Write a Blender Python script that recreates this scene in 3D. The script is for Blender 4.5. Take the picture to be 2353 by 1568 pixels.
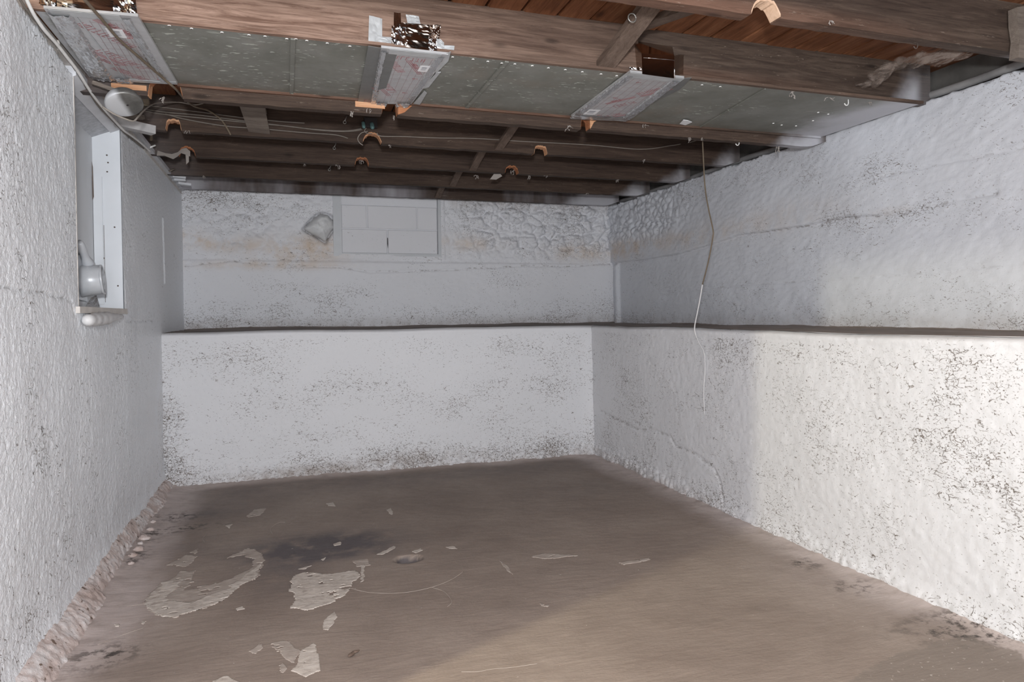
import bpy, math, random
import numpy as np
from mathutils import Matrix, Vector
random.seed(7)
RNG = np.random.default_rng(11)
C = bpy.context.scene.collection
for o in list(bpy.data.objects): bpy.data.objects.remove(o)

# ---------------------------------------------------------------- camera, world, light, exposure
W, H = 2353, 1568
F, CAMZ, SY = 1595.5288, 1.22, -37.4691
YAW, PIT, ROL = 0.3153, -0.0158, -0.0127
fw = np.array([math.sin(YAW)*math.cos(PIT), math.cos(YAW)*math.cos(PIT), math.sin(PIT)])
_r = np.array([math.cos(YAW), -math.sin(YAW), 0.0]); _u = np.cross(_r, fw)
cr = _r*math.cos(ROL)+_u*math.sin(ROL); cu = -_r*math.sin(ROL)+_u*math.cos(ROL)
cam = bpy.data.cameras.new('camera'); co = bpy.data.objects.new('camera', cam); C.objects.link(co)
co.matrix_world = Matrix(((cr[0], cu[0], -fw[0], 0), (cr[1], cu[1], -fw[1], 0), (cr[2], cu[2], -fw[2], CAMZ), (0, 0, 0, 1)))
cam.sensor_width = 36; cam.lens = F/W*36; cam.shift_y = SY/W; cam.clip_start = 0.05
sc = bpy.context.scene; sc.camera = co
vs = sc.view_settings; vs.view_transform = 'Standard'; vs.look = 'None'; vs.gamma = 1; vs.use_curve_mapping = False; vs.exposure = 0.18
sc.cycles.use_adaptive_sampling = True; sc.cycles.adaptive_threshold = 0.03; sc.cycles.max_bounces = 8; sc.cycles.diffuse_bounces = 4; sc.cycles.glossy_bounces = 3; sc.cycles.transparent_max_bounces = 6
wd = bpy.data.worlds.new('world'); sc.world = wd; wd.use_nodes = True
wd.node_tree.nodes['Background'].inputs[0].default_value = (.5, .5, .55, 1); wd.node_tree.nodes['Background'].inputs[1].default_value = 0.02

def area(name, loc, target, sx, sy_, power, col):
    l = bpy.data.lights.new(name, 'AREA'); l.shape = 'RECTANGLE'; l.size = sx; l.size_y = sy_; l.energy = power; l.color = col
    o = bpy.data.objects.new(name, l); C.objects.link(o); o.location = loc
    d = Vector(target)-Vector(loc); o.rotation_euler = d.to_track_quat('-Z', 'Y').to_euler(); return o
# the photographer's flash just over the camera, added soft fill lights behind it without a source in the room, the bulb of the next room
area('flash', (-0.05, -0.15, 1.50), (1.25, 4.0, 1.65), 0.12, 0.12, 80, (0.96, 0.98, 1.0))
ll = bpy.data.lights.new('low_light', 'POINT'); ll.energy = 16; ll.color = (0.98, 0.98, 1.0); ll.shadow_soft_size = 0.16
lo_ = bpy.data.objects.new('low_light', ll); C.objects.link(lo_); lo_.location = (-0.30, 0.35, 0.75)
area('fill', (1.5, -1.35, 1.25), (0.9, 5.0, 1.1), 2.6, 1.9, 48, (0.88, 0.94, 1.0))
area('fill_low', (-0.55, -1.35, 1.1), (2.5, 4.6, 0.8), 0.5, 1.6, 24, (0.88, 0.94, 1.0))
bl = bpy.data.lights.new('next_room_bulb', 'POINT'); bl.energy = 152; bl.color = (1.0, 0.93, 0.68); bl.shadow_soft_size = 0.012
bo = bpy.data.objects.new('next_room_bulb', bl); C.objects.link(bo); bo.location = (-1.40, 1.50, 2.145)

# ---------------------------------------------------------------- room numbers
XL, XRB, XRU, YB, YU = -0.8414, 2.501, 3.2998, 5.4816, 6.6598
ZL, ZC, ZW, ZT = 1.1136, 2.316, 2.345, 2.527
YF = -1.7                                           # wall behind the camera

# a point of the photograph carried onto a plane of the room
def ray(x, y): return fw*F + cr*(x-W/2) - cu*(y-H/2-SY)
C0 = np.array([0, 0, CAMZ])
def onZ(x, y, z): d = ray(x, y); return C0+d*((z-CAMZ)/d[2])
def onX(x, y, X): d = ray(x, y); return C0+d*(X/d[0])
def onY(x, y, Y): d = ray(x, y); return C0+d*(Y/d[1])

# ---------------------------------------------------------------- object helpers
def tag(o, label=None, cat=None, group=None, kind=None):
    if label: o['label'] = label
    if cat: o['category'] = cat
    if group: o['group'] = group
    if kind: o['kind'] = kind
    return o
def empty(name, loc, label, cat, group=None, kind=None):
    o = bpy.data.objects.new(name, None); o.empty_display_size = .05; C.objects.link(o); o.location = loc
    return tag(o, label, cat, group, kind)
class MB:
    def __init__(s): s.v = []; s.f = []; s.sm = []
    def add(s, vs_, fs, smooth=False):
        n = len(s.v); s.v += [tuple(map(float, v)) for v in vs_]
        for f in fs: s.f.append(tuple(i+n for i in f)); s.sm.append(smooth)
        return s
    def box(s, a, b):
        x0, y0, z0 = a; x1, y1, z1 = b
        return s.add([(x0,y0,z0),(x1,y0,z0),(x1,y1,z0),(x0,y1,z0),(x0,y0,z1),(x1,y0,z1),(x1,y1,z1),(x0,y1,z1)],
              [(0,3,2,1),(4,5,6,7),(0,1,5,4),(1,2,6,5),(2,3,7,6),(3,0,4,7)])
    def bar(s, p, q, w, t, up=(0,0,1)):                 # a squared stick from p to q
        p = Vector(p); q = Vector(q); d = (q-p).normalized(); a = d.cross(Vector(up)).normalized(); b = a.cross(d)
        c = []
        for e in (p, q):
            for i, j in ((-1,-1),(1,-1),(1,1),(-1,1)): c.append(e+a*(i*w/2)+b*(j*t/2))
        return s.add(c, [(3,2,1,0),(4,5,6,7),(0,1,5,4),(1,2,6,5),(2,3,7,6),(3,0,4,7)])
    def slab(s, pts, off):                              # polygon pushed through by off
        n = len(pts); o = Vector(off); P = [Vector(p) for p in pts]; Q = [p+o for p in P]
        return s.add(P+Q, [tuple(range(n)), tuple(range(2*n-1, n-1, -1))]+[(i, (i+1) % n+n, )[:0] or (i, i+n, (i+1) % n+n, (i+1) % n) for i in range(n)])
    def tube(s, pts, r, n=8, smooth=True):
        P = [Vector(p) for p in pts]; rings = []; a = None
        for i, p in enumerate(P):
            d = (P[min(i+1, len(P)-1)]-P[max(i-1, 0)]).normalized()
            if a is None: a = d.orthogonal().normalized()
            a = (a-d*a.dot(d)).normalized(); b = d.cross(a); rr = r[i] if hasattr(r, '__len__') else r
            rings.append([p+(a*math.cos(2*math.pi*k/n)+b*math.sin(2*math.pi*k/n))*rr for k in range(n)])
        v = [q for R_ in rings for q in R_]; f = []
        for i in range(len(P)-1):
            for k in range(n): f.append((i*n+k, i*n+(k+1) % n, (i+1)*n+(k+1) % n, (i+1)*n+k))
        f += [tuple(range(n-1, -1, -1)), tuple((len(P)-1)*n+k for k in range(n))]
        return s.add(v, f, smooth)
    def lathe(s, c, axis, prof, n=28, smooth=True):     # prof: (distance along axis, radius)
        ax = Vector(axis).normalized(); a = ax.orthogonal().normalized(); b = ax.cross(a); c = Vector(c); v = []; f = []
        for h, r in prof:
            for k in range(n): v.append(c+ax*h+(a*math.cos(2*math.pi*k/n)+b*math.sin(2*math.pi*k/n))*r)
        for i in range(len(prof)-1):
            for k in range(n): f.append((i*n+k, i*n+(k+1) % n, (i+1)*n+(k+1) % n, (i+1)*n+k))
        return s.add(v, f, smooth)
    def build(s, name, mat, parent=None, loc=None, anchor='base', recalc=True):
        V = np.array(s.v)
        if parent is not None: L = np.array(parent.matrix_basis.translation) if parent.parent is None else np.array(parent.parent.matrix_basis.translation)+np.array(parent.matrix_basis.translation)
        if parent is None:
            L = np.array(loc) if loc is not None else np.array([(V[:,0].min()+V[:,0].max())/2, (V[:,1].min()+V[:,1].max())/2, V[:,2].min()])
        me = bpy.data.meshes.new(name); me.from_pydata((V-L).tolist(), [], s.f); me.materials.append(mat)
        me.polygons.foreach_set('use_smooth', s.sm)
        if recalc:
            import bmesh
            bm = bmesh.new(); bm.from_mesh(me); bmesh.ops.recalc_face_normals(bm, faces=bm.faces); bm.to_mesh(me); bm.free()
        me.update()
        o = bpy.data.objects.new(name, me); C.objects.link(o)
        if parent is not None: o.parent = parent
        else: o.location = L
        return o
def smooth_path(pts, n=6):                              # Catmull-Rom through the points
    P = [Vector(p) for p in pts]; out = []
    for i in range(len(P)-1):
        a, b, c, d = P[max(i-1,0)], P[i], P[i+1], P[min(i+2,len(P)-1)]
        for k in range(n):
            t = k/n; out.append(.5*((2*b)+(c-a)*t+(2*a-5*b+4*c-d)*t*t+(3*b-a-3*c+d)*t**3))
    return out+[P[-1]]

# ---------------------------------------------------------------- numpy noise
def _h(ix, iy, s):
    n = (ix.astype(np.int64)*374761393+iy.astype(np.int64)*668265263+s*974634777) & 0x7fffffff
    n = ((n ^ (n >> 13))*1274126177) & 0x7fffffff
    return ((n ^ (n >> 16)) & 0xffff)/65535.0
def vn(x, y, s=0):
    ix = np.floor(x); iy = np.floor(y); fx = x-ix; fy = y-iy; fx = fx*fx*(3-2*fx); fy = fy*fy*(3-2*fy)
    a = _h(ix,iy,s); b = _h(ix+1,iy,s); c = _h(ix,iy+1,s); d = _h(ix+1,iy+1,s)
    return (a+(b-a)*fx)*(1-fy)+(c+(d-c)*fx)*fy
def fbm(x, y, s=0, o=4):
    t = 0; a = .5; n = 0
    for k in range(o): t = t+a*vn(x*2**k, y*2**k, s+k*17); n += a; a *= .5
    return t/n
def worley(x, y, s=0):
    ix = np.floor(x); iy = np.floor(y); f1 = np.full(x.shape, 9.); f2 = np.full(x.shape, 9.)
    for dx in (-1,0,1):
        for dy in (-1,0,1):
            px = ix+dx+_h(ix+dx,iy+dy,s); py = iy+dy+_h(ix+dx,iy+dy,s+5); d = np.hypot(px-x, py-y)
            f2 = np.minimum(f2, np.maximum(f1, d)); f1 = np.minimum(f1, d)
    return f1, f2
def sst(x, a, b): t = np.clip((x-a)/(b-a), 0, 1); return t*t*(3-2*t)
def blob(u, v, c, ru, rv, pw=2): return np.exp(-((np.abs(u-c[0])/ru)**pw+(np.abs(v-c[1])/rv)**pw))
def seg(u, v, pts):                                     # distance to a polyline
    d = np.full(u.shape, 9.)
    for (x0,y0),(x1,y1) in zip(pts[:-1], pts[1:]):
        L = (x1-x0)**2+(y1-y0)**2; t = np.clip(((u-x0)*(x1-x0)+(v-y0)*(y1-y0))/L, 0, 1)
        d = np.minimum(d, np.hypot(u-x0-t*(x1-x0), v-y0-t*(y1-y0)))
    return d
def inside(u, v, poly):
    r = np.zeros(u.shape, bool); n = len(poly)
    for i in range(n):
        x0,y0 = poly[i]; x1,y1 = poly[(i+1) % n]
        c = ((y0 > v) != (y1 > v)) & (u < (x1-x0)*(v-y0)/((y1-y0) if y1 != y0 else 1e-9)+x0); r ^= c
    return r
def lin(a, b, st): return np.linspace(a, b, max(2, int(round(abs(b-a)/st))+1))
def grid(name, us, vs_, place, mat, attrs=None, hole=None, parent=None, flip=False, loc=(0,0,0)):
    U, V = np.meshgrid(us, vs_, indexing='ij'); P = place(U, V); nu, nv = U.shape
    idx = np.arange(nu*nv).reshape(nu, nv)
    q = np.stack([idx[:-1,:-1], idx[1:,:-1], idx[1:,1:], idx[:-1,1:]], -1)
    if hole is not None:
        cu_ = (U[:-1,:-1]+U[1:,1:])/2; cv_ = (V[:-1,:-1]+V[1:,1:])/2; q = q[~hole(cu_, cv_)]
    q = q.reshape(-1, 4)
    if flip: q = q[:, ::-1]
    me = bpy.data.meshes.new(name); me.vertices.add(nu*nv); me.vertices.foreach_set('co', (P.reshape(-1,3)-np.array(loc)).ravel())
    me.loops.add(q.size); me.loops.foreach_set('vertex_index', q.ravel()); me.polygons.add(len(q))
    me.polygons.foreach_set('loop_start', np.arange(0, q.size, 4)); me.polygons.foreach_set('use_smooth', np.ones(len(q), bool))
    me.update(calc_edges=True)
    for k, fn in (attrs or {}).items():
        a = me.attributes.new(k, 'FLOAT', 'POINT'); a.data.foreach_set('value', np.broadcast_to(fn(U, V), U.shape).astype(np.float32).ravel())
    me.materials.append(mat); o = bpy.data.objects.new(name, me); C.objects.link(o)
    if parent is not None: o.parent = parent
    return o

# ---------------------------------------------------------------- materials
class N:
    def __init__(s, name):
        s.m = bpy.data.materials.new(name); s.m.use_nodes = True; s.t = s.m.node_tree; s.b = s.t.nodes['Principled BSDF']
        s.pos = s.t.nodes.new('ShaderNodeNewGeometry').outputs['Position']
    def n(s, ty, **k):
        x = s.t.nodes.new(ty)
        for a, b in k.items(): setattr(x, a, b)
        return x
    def put(s, sock, v):
        if v is None: return
        if hasattr(v, 'is_output') or isinstance(v, bpy.types.NodeSocket): s.t.links.new(v, sock)
        else: sock.default_value = v
    def map(s, sc_, rot=(0,0,0), src=None):
        x = s.n('ShaderNodeMapping'); s.put(x.inputs[0], src or s.pos); x.inputs['Scale'].default_value = sc_; x.inputs['Rotation'].default_value = rot; return x.outputs[0]
    def noise(s, scale, detail=3, rough=.55, vec=None, dist=0):
        x = s.n('ShaderNodeTexNoise'); s.put(x.inputs['Vector'], vec or s.pos); x.inputs['Scale'].default_value = scale
        x.inputs['Detail'].default_value = detail; x.inputs['Roughness'].default_value = rough; x.inputs['Distortion'].default_value = dist; return x.outputs[0]
    def vor(s, scale, feature='F1', vec=None):
        x = s.n('ShaderNodeTexVoronoi', feature=feature); s.put(x.inputs['Vector'], vec or s.pos); x.inputs['Scale'].default_value = scale; return x.outputs['Distance']
    def attr(s, name): return s.n('ShaderNodeAttribute', attribute_name=name).outputs['Fac']
    def ma(s, op, a, b=None, c=None, clamp=False):
        x = s.n('ShaderNodeMath', operation=op, use_clamp=clamp)
        for i, v in enumerate((a, b, c)): s.put(x.inputs[i], v)
        return x.outputs[0]
    def ss(s, x, a, b):                                # smooth step from a to b
        r = s.n('ShaderNodeMapRange', interpolation_type='SMOOTHSTEP'); s.put(r.inputs[0], x); s.put(r.inputs[1], a); s.put(r.inputs[2], b); return r.outputs[0]
    def mix(s, f, a, b):
        x = s.n('ShaderNodeMix', data_type='RGBA'); s.put(x.inputs[0], f)
        for k, v in ((6, a), (7, b)): s.put(x.inputs[k], (*v, 1) if isinstance(v, tuple) and len(v) == 3 else v)
        return x.outputs[2]
    def ramp(s, f, stops):
        x = s.n('ShaderNodeValToRGB'); s.put(x.inputs[0], f); e = x.color_ramp.elements
        while len(e) < len(stops): e.new(.5)
        for i, (p, c) in enumerate(stops): e[i].position = p; e[i].color = (*c, 1)
        return x.outputs[0]
    def xyz(s, src=None): x = s.n('ShaderNodeSeparateXYZ'); s.put(x.inputs[0], src or s.pos); return x.outputs
    def out(s, col=None, rough=.7, metal=0, bump=None, bs=.5, bd=.01, spec=.4):
        s.put(s.b.inputs['Base Color'], (*col, 1) if isinstance(col, tuple) and len(col) == 3 else col)
        s.put(s.b.inputs['Roughness'], rough); s.put(s.b.inputs['Metallic'], metal); s.put(s.b.inputs['Specular IOR Level'], spec)
        if bump is not None:
            x = s.n('ShaderNodeBump'); s.put(x.inputs['Height'], bump); x.inputs['Strength'].default_value = bs; x.inputs['Distance'].default_value = bd
            s.t.links.new(x.outputs[0], s.b.inputs['Normal'])
        return s.m
def plain(name, col, rough=.6, metal=0, var=.12, scale=25, spec=.4):
    n = N(name); k = n.noise(scale, 4); a = tuple(c*(1-var) for c in col); b = tuple(min(1, c*(1+var)) for c in col)
    return n.out(n.ramp(k, [(.3, a), (.7, b)]), rough, metal, k, .25, .004, spec)

def wall_paint(name, base, rough, stipple, bs, pit_col=(.075, .062, .055), spec=.35, zs=1.5, grain=None):
    n = N(name); at = n.attr('pit'); st = n.attr('stain'); di = n.attr('dirt_tone'); gr = n.attr('groove')
    v = n.map((1, 1, zs)); wob = n.noise(9, 2)
    v2 = n.n('ShaderNodeVectorMath', operation='ADD'); nv = n.n('ShaderNodeTexNoise'); nv.inputs['Scale'].default_value = 22; n.put(nv.inputs['Vector'], v)
    sc_ = n.n('ShaderNodeVectorMath', operation='SCALE'); n.put(sc_.inputs[0], nv.outputs['Color']); sc_.inputs['Scale'].default_value = .035
    n.put(v2.inputs[0], v); n.put(v2.inputs[1], sc_.outputs[0]); vd = v2.outputs[0]
    clus = n.noise(2.6, 3, .6, v)
    dens = n.ma('ADD', n.ma('MULTIPLY', at, .75), n.ma('MULTIPLY', n.ma('SUBTRACT', clus, .5), 2.4))      # about 0..1
    e1 = n.vor(19, 'DISTANCE_TO_EDGE', vd); e2 = n.vor(44, 'DISTANCE_TO_EDGE', vd)
    va = n.map((1, 1, zs*1.5)); brk = n.noise(17, 3, .65, va); brk2 = n.noise(42, 2, .6, va)
    d1 = n.ma('MULTIPLY', n.ma('SUBTRACT', 1, n.ss(e1, .006, .040)), n.ss(n.ma('ADD', brk, n.ma('MULTIPLY', dens, .25)), .725, .80))
    d2 = n.ma('MULTIPLY', n.ma('SUBTRACT', 1, n.ss(e2, .012, .066)), n.ss(n.ma('ADD', brk2, n.ma('MULTIPLY', dens, .25)), .71, .80))
    dot = n.ss(n.ma('ADD', n.noise(80, 1, .5, v), n.ma('MULTIPLY', dens, .16)), .80, .86)
    m = n.ma('MAXIMUM', n.ma('MAXIMUM', d1, n.ma('MULTIPLY', d2, .8)), n.ma('MULTIPLY', dot, .9))
    m = n.ma('MAXIMUM', m, n.ma('MULTIPLY', gr, n.ss(n.noise(19, 3, .7), .47, .62)))
    tone = n.noise(1.3, 4, .6); c = n.mix(tone, tuple(x*.95 for x in base), tuple(min(.97, x*1.05) for x in base))
    c = n.mix(n.ma('MULTIPLY', st, n.ss(n.noise(6, 4, .65), .30, .70)), c, (.62, .47, .34))
    c = n.mix(n.ma('MULTIPLY', di, n.ss(n.noise(11, 4, .65), .25, .7)), c, (.27, .21, .17))
    pc = n.mix(n.noise(14, 2), pit_col, (.16, .115, .085))
    c = n.mix(n.ma('MULTIPLY', m, .93), c, pc)
    micro = n.noise(stipple, 3, .6); mid = n.noise(stipple*.35, 2, .5)
    hgt = n.ma('ADD', n.ma('MULTIPLY', micro, .55), n.ma('MULTIPLY', mid, .8))
    return n.out(c, rough, 0, hgt, bs, .006, spec)

M = {}
M['bench'] = wall_paint('bench_paint', (.69, .69, .71), .62, 90, .35)
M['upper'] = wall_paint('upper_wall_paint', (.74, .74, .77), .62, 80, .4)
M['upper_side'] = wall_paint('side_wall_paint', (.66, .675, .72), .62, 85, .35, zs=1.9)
M['stipple'] = wall_paint('stippled_paint', (.84, .865, .90), .33, 150, .8, spec=.5, zs=1.0, pit_col=(.045, .042, .04))

n = N('ledge_dust'); k = n.noise(5, 4); M['ledge'] = n.out(n.ramp(k, [(.3, (.20, .165, .145)), (.7, (.29, .245, .22))]), .85, 0, n.noise(30, 4), .3, .006)

n = N('floor_concrete')
a = n.noise(1.7, 5, .6, dist=.4); b = n.noise(18, 5, .65); xx = n.map((1, 3.2, 1), (0, 0, .35)); s1 = n.noise(14, 5, .7, xx)
c = n.ramp(a, [(.28, (.225, .178, .150)), (.52, (.275, .222, .188)), (.75, (.325, .268, .228))])
c = n.mix(n.ma('MULTIPLY', n.ss(b, .5, .8), .30), c, (.19, .148, .125))
c = n.mix(n.ma('MULTIPLY', n.ss(s1, .62, .74), .4), c, (.42, .355, .31))
c = n.mix(n.ma('MULTIPLY', n.attr('damp'), n.ss(n.noise(7, 4), .2, .62)), c, (.115, .10, .102))  # damp stains, plus shade painted into the floor hole
c = n.mix(n.ma('MULTIPLY', n.attr('lime'), n.ss(n.noise(7, 5, .7), .12, .55)), c, (.50, .43, .405))
c = n.mix(n.ma('MULTIPLY', n.attr('soot_hole_shade'), n.ss(n.noise(17, 5, .7), .46, .62), None, True), c, (.075, .062, .055))  # dark floor dirt; inside the hole this colour is painted shade
c = n.mix(n.ma('MULTIPLY', n.attr('skim'), .75), c, n.mix(n.ss(n.noise(60, 2), .66, .72), (.21, .175, .15), (.46, .41, .37)))
spk = n.ma('MULTIPLY', n.ss(n.noise(48, 1), .77, .80), n.ss(n.noise(2.5, 2), .45, .6)); c = n.mix(spk, c, (.50, .45, .41))
hh = n.ma('ADD', n.ma('MULTIPLY', n.noise(9, 6, .65, xx), 1.0), n.ma('MULTIPLY', n.noise(70, 3), .15))
M['floor'] = n.out(c, n.ma('ADD', .55, n.ma('MULTIPLY', b, .3)), 0, hh, .35, .012, .3)

def wood(name, dark, mid, light, axis='x', streak=.5, end_paint=None, red=None, paint=0, rough=.75, specks=.5):
    n = N(name); S = {'x': (1.0, 12, 16), 'y': (12, 1.0, 16), 'z': (14, 14, 1.2)}[axis]
    v = n.map(S); g = n.noise(3.2, 6, .72, v, .8); big = n.noise(1.6, 3, .5, n.map({'x': (.6, 3, 4), 'y': (5, .6, 3), 'z': (3, 3, .6)}[axis]))
    c = n.ramp(n.ma('ADD', n.ma('MULTIPLY', g, .65), n.ma('MULTIPLY', big, .35)), [(.33, dark), (.5, mid), (.68, light)])
    fine = n.noise(9, 5, .8, v); c = n.mix(n.ma('MULTIPLY', n.ss(fine, .54, .66), streak), c, tuple(x*.55 for x in dark))
    X = n.xyz()
    if red:                                             # redder sapwood low on the face, towards one end
        f = n.ma('MULTIPLY', n.ss(X[2], red[1], red[0]), n.ss(n.ma('ADD', X[0], n.ma('MULTIPLY', n.noise(2, 3), .8)), red[3], red[2]))
        c = n.mix(f, c, n.ramp(g, [(.38, red[4]), (.60, red[5])]))
    kn = n.vor(1.0, 'F1', n.map({'x': (2.2, 4, 7), 'y': (6, 2.5, 5), 'z': (6, 6, 2)}[axis])); c = n.mix(n.ma('MULTIPLY', n.ma('SUBTRACT', 1, n.ss(kn, .03, .12)), .65), c, tuple(x*.4 for x in dark))
    if specks:
        sp = n.ss(n.noise(20, 4, .8, n.map({'x': (.7, 3, 4), 'y': (3, .8, 3), 'z': (3, 3, .8)}[axis])), .615, .70)
        c = n.mix(n.ma('MULTIPLY', n.ma('MULTIPLY', sp, n.ss(big, .42, .62)), specks), c, (.30, .245, .20))
    if end_paint:                                       # overspray of the wall paint on the ends by the walls
        w = n.ma('MULTIPLY', n.ma('SUBTRACT', n.noise(3, 4), .5), .5); xx_ = n.ma('ADD', n.ma('ADD', X[0], w), n.ma('MULTIPLY', n.ma('SUBTRACT', 2.36, X[2]), 1.2))
        f = n.ma('MULTIPLY', n.ss(xx_, end_paint[0], end_paint[1]), n.ma('SUBTRACT', 1, n.ma('MULTIPLY', n.ss(X[0], 3.20, 3.27), .8)))
        f2 = n.ma('MULTIPLY', n.ss(n.ma('SUBTRACT', X[0], n.ma('MULTIPLY', w, .5)), -.50, -.80), end_paint[2]); f = n.ma('MAXIMUM', f, f2)
        c = n.mix(n.ma('MULTIPLY', f, .8), c, (.56, .56, .60))
    if paint: c = n.mix(n.ma('MULTIPLY', n.ss(n.noise(1.3, 5, .65, n.map((1, 1, .3))), .42, .78), .75), c, (.52, .51, .55))
    return n.out(c, rough, 0, g, .35, .006, .25)
M['joist'] = wood('dark_joist_wood', (.030, .0185, .014), (.060, .039, .029), (.105, .070, .052), end_paint=(2.98, 3.26, .10))
M['joist_a'] = wood('reddish_joist_wood', (.06, .038, .029), (.11, .072, .054), (.18, .122, .092), red=(2.36, 2.56, .10, 2.2, (.145, .082, .058), (.36, .240, .185)), specks=.6)
M['joist_b'] = wood('weathered_joist_wood', (.034, .022, .017), (.068, .047, .036), (.13, .095, .073), red=(2.33, 2.40, 1.8, 3.4, (.085, .045, .03), (.15, .085, .06)), end_paint=(3.0, 3.26, 0), specks=.75)
M['joist_f'] = wood('overpainted_joist_wood', (.035, .022, .018), (.062, .042, .033), (.1, .07, .055), end_paint=(2.6, 3.0, 1.0), paint=.55)
M['plank'] = wood('reddish_plank_wood', (.095, .036, .017), (.20, .080, .038), (.31, .145, .075), axis='y', streak=.45, specks=.12, rough=.6)
M['brace'] = wood('brown_brace_wood', (.075, .050, .038), (.13, .092, .072), (.20, .145, .115), axis='y')
M['greywood'] = wood('grey_brown_board', (.12, .095, .08), (.17, .14, .118), (.24, .20, .17), axis='x', specks=.2)
M['cut'] = wood('fresh_cut_wood', (.36, .17, .085), (.55, .29, .16), (.70, .43, .27), axis='x', streak=.25, specks=0)
M['cut_pale'] = wood('pale_cut_wood', (.50, .32, .21), (.66, .46, .33), (.78, .58, .44), axis='z', streak=.2, specks=0)
M['cut_rust'] = wood('rusty_cut_wood', (.20, .07, .03), (.36, .145, .065), (.50, .24, .13), axis='x', streak=.4, specks=.2)
M['painted_wood'] = plain('painted_wood', (.62, .63, .66), .5, var=.07, scale=9)
M['beige_wood'] = plain('beige_painted_wood', (.62, .585, .55), .55, var=.12, scale=14)
M['jamb'] = plain('white_jamb_paint', (.70, .73, .77), .28, var=.035, scale=5, spec=.5)
M['jamb_shade'] = plain('shaded_jamb_paint', (.56, .57, .59), .4, var=.05, scale=6)  # darker copy of the jamb paint, shade put into its colour
n = N('mottled_head_paint'); k = n.noise(26, 5, .75); M['head'] = n.out(n.ramp(k, [(.3, (.30, .31, .33)), (.55, (.46, .47, .50)), (.75, (.56, .57, .60))]), .5, 0, k, .3, .004)

n = N('galvanised_sheet'); X = n.xyz()
a = n.noise(4, 4, .6); b = n.noise(26, 4, .6); c = n.ramp(a, [(.3, (.175, .175, .152)), (.5, (.225, .225, .20)), (.72, (.285, .28, .26))])
c = n.mix(n.ma('MULTIPLY', n.ss(b, .5, .75), .45), c, (.18, .18, .16))
fl = n.noise(26, 2, .6, n.map((.75, 2.2, 1), (0, 0, .12)), .5); c = n.mix(n.ma('MULTIPLY', n.ss(fl, .615, .67), n.ss(n.ma('ADD', n.noise(3, 3), n.ma('MULTIPLY', X[0], -.07)), .33, .47)), c, (.50, .52, .47))
c = n.mix(n.ma('MULTIPLY', n.ss(n.noise(3.3, 4), .56, .75), .5), c, (.25, .205, .165))
w = n.ma('ADD', X[0], n.ma('MULTIPLY', n.ma('SUBTRACT', n.noise(3, 4), .5), .55)); c = n.mix(n.ss(w, 2.80, 3.14), c, (.60, .60, .635))
c = n.mix(n.ss(n.ma('ADD', X[0], n.ma('MULTIPLY', n.ma('SUBTRACT', n.noise(9, 4), .5), .10)), -.772, -.815), c, (.60, .62, .65))
M['galv'] = n.out(c, .55, .25, n.noise(7, 3), .12, .01, .4)
n = N('pan_metal'); X = n.xyz(); c = n.ramp(n.noise(22, 4), [(.3, (.10, .097, .09)), (.7, (.19, .185, .175))])
c = n.mix(n.ss(n.ma('ADD', n.ma('ADD', n.ma('MULTIPLY', X[0], -2.5), n.ma('MULTIPLY', X[2], -1.4)), n.ma('MULTIPLY', n.noise(14, 4), .05)), -1.40, -1.31), c, (.70, .71, .73)); M['pan'] = n.out(c, .38, .4, n.noise(12, 2), .1, .004)
M['steel'] = plain('dull_steel', (.36, .35, .33), .4, .7)
M['rust'] = plain('rusty_steel', (.13, .10, .085), .6, .4)
M['white_paint'] = plain('white_paint_bits', (.78, .77, .75), .5, var=.06)
M['sheet_dark'] = plain('dark_grey_sheet', (.19, .19, .185), .42, .35, var=.08)
M['sheet_pale'] = plain('pale_grey_tape', (.50, .51, .52), .42, .3, var=.08)
def foil(name, col, rough, bs, scale, metal=1.0, bd=.012):
    n = N(name); v = n.vor(scale, 'F1'); k = n.noise(scale*.8, 3, .6, None, 1.2); return n.out(n.ramp(k, [(.3, tuple(c*.85 for c in col)), (.7, col)]), rough, metal, n.ma('ADD', v, k), bs, bd)
M['foil_board'] = foil('foil_face', (.60, .595, .605), .40, .05, 14, .45)
M['foil_tape'] = foil('crinkled_foil_tape', (.68, .68, .69), .26, .30, 10, .8)
M['foil_shiny'] = foil('shiny_foil', (.80, .80, .82), .12, .12, 9)
M['foil_brown'] = foil('brown_reflecting_foil', (.50, .42, .37), .14, .10, 6)
M['print'] = plain('red_print', (.40, .155, .165), .5, .1, var=.15)
M['print_line'] = plain('faint_red_line', (.36, .27, .28), .5, .2, var=.1)
M['weathered'] = plain('weathered_grey_paint', (.42, .41, .41), .6, var=.25, scale=12)
M['label'] = plain('white_label', (.78, .78, .80), .5, var=.02)
M['label_ink'] = plain('grey_label_ink', (.30, .30, .33), .6, var=.05)
M['wire_brown'] = plain('brown_cable', (.15, .115, .08), .6)
M['wire_grey'] = plain('grey_cloth_wire', (.17, .148, .128), .7)
M['wire_pale'] = plain('pale_wire', (.26, .23, .20), .6)
M['wire_white'] = plain('white_painted_wire', (.66, .65, .65), .55, var=.05)
M['teal'] = plain('teal_insulator', (.10, .19, .19), .25)
M['black'] = plain('dark_metal_box', (.035, .03, .03), .5, .3)
M['vent'] = plain('painted_vent_metal', (.55, .57, .60), .32, .1, var=.05, scale=12)
n = N('plaster_residue'); k = n.noise(24, 5, .7, n.map((1, 2, 1)), .6); M['residue'] = n.out(n.ramp(k, [(.30, (.30, .25, .215)), (.43, (.46, .405, .36)), (.55, (.55, .495, .445)), (.7, (.62, .565, .515))]), .8, 0, k, .5, .006)
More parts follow.
